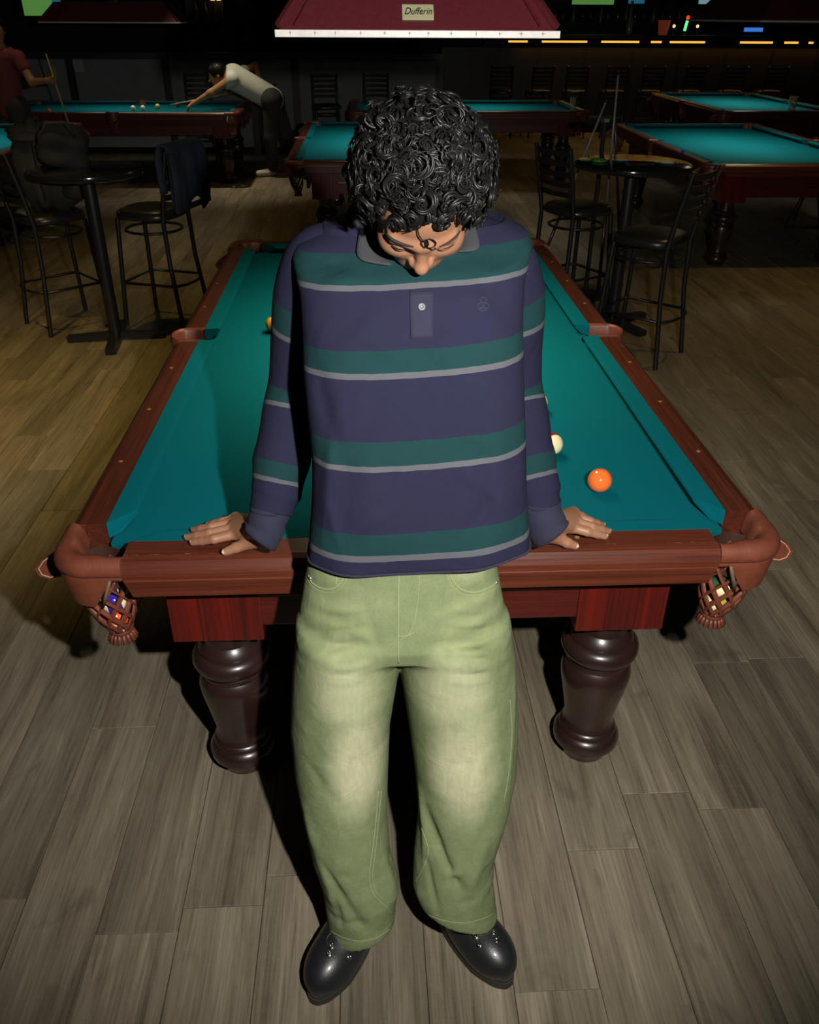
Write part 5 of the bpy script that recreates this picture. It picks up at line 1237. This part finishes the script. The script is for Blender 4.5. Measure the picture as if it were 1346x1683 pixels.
# under-cap so that no skin shows between locks
cap_n, cap_m = 60, 40; cv = []; 
for j in range(cap_m+1):
    b_ = PI*j/cap_m
    for i in range(cap_n): a = 2*PI*i/cap_n; cv.append((math.sin(b_)*math.cos(a), math.sin(b_)*math.sin(a), math.cos(b_)))
cv = np.array(cv); cp = HCN+cv*np.array([.083,.102,.094]); okc = scalp_ok(cp-np.array([0,0,.004]))
fq = [(j*cap_n+i, j*cap_n+(i+1) % cap_n, (j+1)*cap_n+(i+1) % cap_n, (j+1)*cap_n+i) for j in range(cap_m) for i in range(cap_n)]
fq = np.array([q for q in fq if all(okc[k] for k in q)]); cw_ = from_head(cp+cv*RNG.normal(0, .0012, (len(cv), 1)))
hair = link('hair', np_mesh('hair', cw_, fq), MAT['hair'], person, smooth=True); hair['label'] = 'thick black curly hair'
def curls(N_, M_, len_r, rad_r, tube, turns_r, lift, seed, clump=4, off=.0035):
    rg = np.random.default_rng(seed); u = rg.normal(size=(N_*3, 3)); u /= np.linalg.norm(u, axis=1)[:, None]; p = HCN+u*np.array([.082,.100,.092]); k = scalp_ok(p); u, p = u[k][:N_], p[k][:N_]; n = len(u)
    up = np.array([0, 0, 1.]); down = np.array([-HU[2]*0, HF@np.array([0,0,-1.]), HU@np.array([0,0,-1.])])      # world down in head axes
    down = np.array([HX@np.array([0,0,-1.]), HF@np.array([0,0,-1.]), HU@np.array([0,0,-1.])])
    tan = np.cross(u, rg.normal(size=(n, 3))); tan /= np.linalg.norm(tan, axis=1)[:, None]
    # locks fall away from the middle parting
    side = np.zeros((n, 3)); side[:, 0] = np.sign(u[:, 0])*.55
    frt = np.clip(u[:, 1]*1.6-.3, 0, 1)[:, None]; ax = u*lift+tan*.55+down*.28*(1-1.6*frt)+side*.35; ax /= np.linalg.norm(ax, axis=1)[:, None]
    e1 = np.cross(ax, u+1e-3); e1 /= np.linalg.norm(e1, axis=1)[:, None]; e2 = np.cross(ax, e1)
    L = rg.uniform(*len_r, n); R = rg.uniform(*rad_r, n); T = rg.uniform(*turns_r, n)*rg.choice([-1, 1], n); ph = rg.uniform(0, 6.28, n)
    lim = np.array([.109,.108,.118])*(rg.uniform(.86, 1.07, n)*(1+.05*np.sin(u[:, 0]*9+1)*np.sin(u[:, 1]*8)*np.sin(u[:, 2]*10+2)))[:, None, None]
    t = np.linspace(0, 1, M_); allV = []; allQ = []; base = 0; S = 5
    for c in range(clump):
        dph = (c-clump/2)*.30+rg.normal(0, .12, n); dR = rg.uniform(.72, 1.2, n); dl = rg.uniform(.85, 1.1, n); jo = rg.normal(0, off, (n, 3))
        ang = ph[:, None]+dph[:, None]+T[:, None]*2*PI*t[None]; rad = (R*dR)[:, None]*np.clip(t*4, .0, 1)[None]*(1-.25*t[None])
        X = p[:, None]+jo[:, None]*t[None, :, None]+ax[:, None]*(L*dl)[:, None, None]*t[None, :, None]+e1[:, None]*(np.cos(ang)*rad)[..., None]+e2[:, None]*(np.sin(ang)*rad)[..., None]
        # bend back towards the head so that the outline stays round
        q = (X-HCN)/lim; rr = np.linalg.norm(q, axis=2); f = np.where(rr > 1, 1/rr**.75, 1); X = HCN+(X-HCN)*f[..., None]
        q = (X-HCN)/np.array([.080,.099,.091]); rr = np.linalg.norm(q, axis=2); f = np.where(rr < 1, 1/np.maximum(rr, .3), 1); X = HCN+(X-HCN)*f[..., None]
        G = np.gradient(X, axis=1); G /= np.linalg.norm(G, axis=2)[..., None]+1e-9; n1 = np.cross(G, ax[:, None]+.3*e1[:, None]); n1 /= np.linalg.norm(n1, axis=2)[..., None]+1e-9; n2 = np.cross(G, n1)
        tr = tube*(1-.75*t**3)*np.clip(.5+t*3, 0, 1)
        W = np.stack([X+(n1*math.cos(2*PI*s/S)*1.0+n2*math.sin(2*PI*s/S)*1.0)*tr[None, :, None] for s in range(S)], 2)      # n, M, S, 3
        allV.append(from_head(W.reshape(-1, 3))); ids = np.arange(n*M_*S).reshape(n, M_, S)+base; a = ids[:, :-1]; b = ids[:, 1:]
        qd = np.stack([a, np.roll(a, -1, 2), np.roll(b, -1, 2), b], -1).reshape(-1, 4); allQ.append(qd); base += n*M_*S
    return np.concatenate(allV), np.concatenate(allQ)
cV, cQ = curls(330, 26, (.030,.058), (.009,.016), .0027, (.8,1.7), .75, 3, 5, .003)
link('curls', np_mesh('curls', cV, cQ), MAT['hair'], hair)
cV, cQ = curls(160, 24, (.040,.062), (.008,.014), .0012, (1.2,2.4), .95, 8, 3, .006)
link('stray_curls', np_mesh('stray_curls', cV, cQ), MAT['hair'], hair)
# single curl hanging on the forehead
def face_curve(pts, off, n): 
    P = [cast(body_bvh, x, y, off) for x, y in bez([(float(a), float(b)) for a, b in pts], n)]; return [p[0] for p in P if p is not None]
ringp = [(688,366),(687,374),(689,382),(693,388)]+[(698+5.5*math.cos(a), 397+7*math.sin(a)) for a in np.linspace(-2.2, 4.4, 22)]+[(707+8*math.cos(a), 397+8*math.sin(a)) for a in np.linspace(-2.7, 3.6, 24)]+[(701,404),(709,408),(715,405)]
P = [cast(body_bvh, x, y, .0045+.001*math.sin(k*.6)) for k, (x, y) in enumerate(ringp)]; P = [p[0] for p in P if p is not None]
MB().tube(P, .00095, 5).build('forehead_curl', MAT['hair'], hair, smooth=True)
MAT['brow'] = simple('dark_brow_hair', (.012,.008,.006), .9, scale=300)
# brows and lash lines
for nm, pts, r in (('eyebrow', [(636,384),(645,393),(660,400),(680,405)], .0036), ('eyebrow', [(722,405),(736,399),(748,390),(755,380)], .0036), ('eyelashes', [(646,404),(656,409),(668,410)], .0016), ('eyelashes', [(727,409),(738,406),(746,401)], .0016)):
    P = face_curve(pts, .0008, 24)
    if len(P) > 4: k = len(P); MB().tube(P, [r*(.35+.65*math.sin(PI*min(.95, max(.05, i/(k-1))))) for i in range(k)], 6, flat=.6).build(nm, MAT['brow'], person, smooth=True)
#PART5
# ---------------------------------------------------------------- two players in the background
def figure(name, J, label, skin, top, bottom, hairm, shoes, sleeves=.45, head_dir=(0,-1,0), head_up=(0,0,1), h=.012):
    """J: joints hip_l.. etc. one continuous body mesh; clothes, hair and shoes are its children"""
    J = {k: np.array(v, float) for k, v in J.items()}; pr = []
    def c(lst, a, b, ra, rb, k=.03): lst.append((J[a] if isinstance(a, str) else a, J[b] if isinstance(b, str) else b, ra, rb, k))
    hc = J['head']; hd = np.array(head_dir, float); hd /= np.linalg.norm(hd); hu = np.array(head_up, float); hu -= hd*(hu@hd); hu /= np.linalg.norm(hu); hx = np.cross(hd, hu)
    def hsdf(P):
        d = P-hc; q = np.stack([d@hx, d@hd, d@hu], 1); s = q.copy(); s[:, 0] = abs(s[:, 0])
        r = smin(ellipsoid(q, (0,-.01,.03), (.076,.095,.088)), ellipsoid(q, (0,.028,-.035), (.06,.06,.08)), .03); r = smin(r, capsule(q, (0,.09,.0), (0,.112,-.03), .010, .013), .012)
        r = smax(r, -ellipsoid(s, (.032,.103,-.002), (.018,.018,.012)), .012); r = smin(r, capsule(s, (0,.086,-.066), (.02,.08,-.066), .008, .005), .008)
        return smin(r, ellipsoid(s, (.078,-.01,-.005), (.010,.02,.032)), .01)
    body = []
    pel = (J['hip_l']+J['hip_r'])/2; chest = (J['sh_l']+J['sh_r'])/2
    c(body, pel, chest, .11, .115, .05); c(body, 'sh_l', 'sh_r', .06, .06, .04); c(body, chest, hc-hd*.02-hu*.05, .055, .05, .03); c(body, 'hip_l', 'hip_r', .10, .10, .04)
    for s in 'lr':
        c(body, 'sh_'+s, 'el_'+s, .05, .040); c(body, 'el_'+s, 'ha_'+s, .039, .026); c(body, 'hip_'+s, 'kn_'+s, .085, .055); c(body, 'kn_'+s, 'an_'+s, .055, .036)
        c(body, J['an_'+s], J['toe_'+s], .036, .03)
        w, e = J['ha_'+s], J['el_'+s]; t = (w-e)/np.linalg.norm(w-e); g = np.array(J.get('grip_'+s, t)); g = g/np.linalg.norm(g); sd = np.cross(t, g) if abs(t@g) < .95 else np.cross(t, (0, 0, 1.)); sd /= np.linalg.norm(sd)
        c(body, w, w+t*.06, .026, .022, .02)
        for k in range(4):
            a = w+t*.06+sd*(k-1.5)*.018; b = a+t*.035+g*.012; d = b+g*.035-t*.006; c(body, a, b, .011, .010, .006); c(body, b, d, .010, .008, .004)
        a = w+t*.025+sd*.024; c(body, a, a+t*.03+g*.03, .012, .009, .01)
    def mk(lst, grow=0, extra=None, cut=None):
        def f(P):
            d = None
            for a, b, ra, rb, k in lst: e = capsule(P, a, b, ra+grow, rb+grow); d = e if d is None else smin(d, e, k)
            if extra: d = smin(d, extra(P), .02)
            if cut is not None: d = np.maximum(d, cut(P))
            return d
        return f
    def gen(nm, f, mat, par, lst, pad=.16, hh=h, pts=None):
        A = np.array([p for l in lst for p in l[:2]] if pts is None else pts); lo, hi = A.min(0)-pad, A.max(0)+pad; lo[2] = max(lo[2], -.02)
        V_, Q_ = surface_nets(f, *[axis_grid([(lo[i], hi[i], hh)]) for i in range(3)]); return link(nm, np_mesh(nm, V_, Q_), mat, par)
    P = gen(name, mk(body, 0, hsdf), skin, None, body, .17); tag(P, label, 'person')
    tl = []; c(tl, pel, chest, .135, .145, .06); c(tl, 'sh_l', 'sh_r', .075, .075, .05)
    for s in 'lr': c(tl, J['sh_'+s], J['sh_'+s]+(J['el_'+s]-J['sh_'+s])*sleeves, .070, .066, .03)
    nt_ = (hc-chest)/np.linalg.norm(hc-chest); gen('shirt', mk(tl, 0, None, lambda Q_: (Q_-(chest+nt_*.085))@nt_), top, P, tl)
    bl = []; c(bl, 'hip_l', 'hip_r', .125, .125, .04); c(bl, pel, pel+(chest-pel)*.12, .115, .115, .04)
    for s in 'lr': c(bl, 'hip_'+s, 'kn_'+s, .105, .080); c(bl, 'kn_'+s, 'an_'+s, .080, .066)
    gen('trousers', mk(bl, 0, None, lambda Q_: .06-Q_[:, 2]), bottom, P, bl)
    for s in 'lr':
        a, t = J['an_'+s], J['toe_'+s]; z = np.array([0, 0, 1.]); sl = [(a*[1,1,0]+z*.045, t*[1,1,0]+z*.040, .045, .040, .02)]
        gen('shoe', mk(sl, 0, None, lambda Q_: .004-Q_[:, 2]), shoes, P, sl, .07, .008)
    def hairf(P_):
        d = P_-hc; q = np.stack([d@hx, d@hd, d@hu], 1); r = ellipsoid(q, (0,-.02,.042), (.092,.108,.098)); return smax(r, -ellipsoid(q, (0,.085,-.03), (.075,.075,.10)), .015)-.003*np.sin(q[:, 0]*180)*np.sin(q[:, 1]*170)*np.sin(q[:, 2]*160)
    gen('hair', hairf, hairm, P, None, .02, .007, [hc-.12, hc+.12]); return P
MAT['skin2'] = skin_mat('tan_skin', (.33,.15,.06), (.40,.20,.09), (.42,.2,.12)); MAT['white_tee'] = simple('pale_grey_tee', (.50,.52,.47), .9, var=.12, scale=14, bmp=.2)
MAT['maroon'] = simple('maroon_shirt', (.17,.035,.030), .9, var=.25, scale=14); MAT['dark_trouser'] = simple('charcoal_trousers', (.03,.029,.026), .9, var=.3, scale=20); MAT['white_shoe'] = simple('white_sneaker', (.5,.5,.47), .6)
figure('person', dict(hip_l=(-1.22,9.52,.88), hip_r=(-1.20,9.72,.88), sh_l=(-1.66,9.43,1.10), sh_r=(-1.64,9.77,1.13), el_l=(-1.91,9.42,.96), ha_l=(-2.13,9.46,.845), el_r=(-1.42,9.93,1.22), ha_r=(-1.36,9.86,.99), kn_l=(-1.26,9.56,.47), an_l=(-1.28,9.70,.075), toe_l=(-1.45,9.62,.04), kn_r=(-1.10,9.85,.48), an_r=(-1.02,9.98,.075), toe_r=(-1.20,9.96,.04), head=(-1.84,9.58,1.13), grip_l=(0,0,-1), grip_r=(-.4,-1,0)),
       'person in a white T-shirt bending over the far left table to shoot', MAT['skin2'], MAT['white_tee'], MAT['dark_trouser'], MAT['hair'], MAT['white_shoe'], .42, (-1,-.15,-.35), (-.35,0,1))
figure('person', dict(hip_l=(-3.74,8.27,.90), hip_r=(-3.92,8.34,.90), sh_l=(-3.62,8.22,1.36), sh_r=(-3.98,8.36,1.37), el_l=(-3.49,8.12,1.15), ha_l=(-3.31,8.03,1.17), el_r=(-4.06,8.28,1.10), ha_r=(-3.98,8.12,.90), kn_l=(-3.73,8.24,.47), an_l=(-3.72,8.30,.075), toe_l=(-3.66,8.12,.04), kn_r=(-3.94,8.30,.47), an_r=(-3.95,8.34,.075), toe_r=(-3.96,8.16,.04), head=(-3.79,8.26,1.60), grip_l=(.2,-.3,0), grip_r=(0,0,-1)),
       'person in a maroon top standing at far left holding a cue upright', MAT['skin2'], MAT['maroon'], MAT['dark_trouser'], MAT['hair'], MAT['cue_dark'], .4, (.5,-.85,-.1), (0,0,1))
cue((-3.05, 8.0, .01), (-3.262, 8.01, 1.43), 'pool cue held upright by the person in maroon at far left', MAT['maple'])
cue((-1.18, 9.83, 1.02), (-2.42, 9.42, .83), 'pool cue aimed along the far left table by the bending player', MAT['maple'])
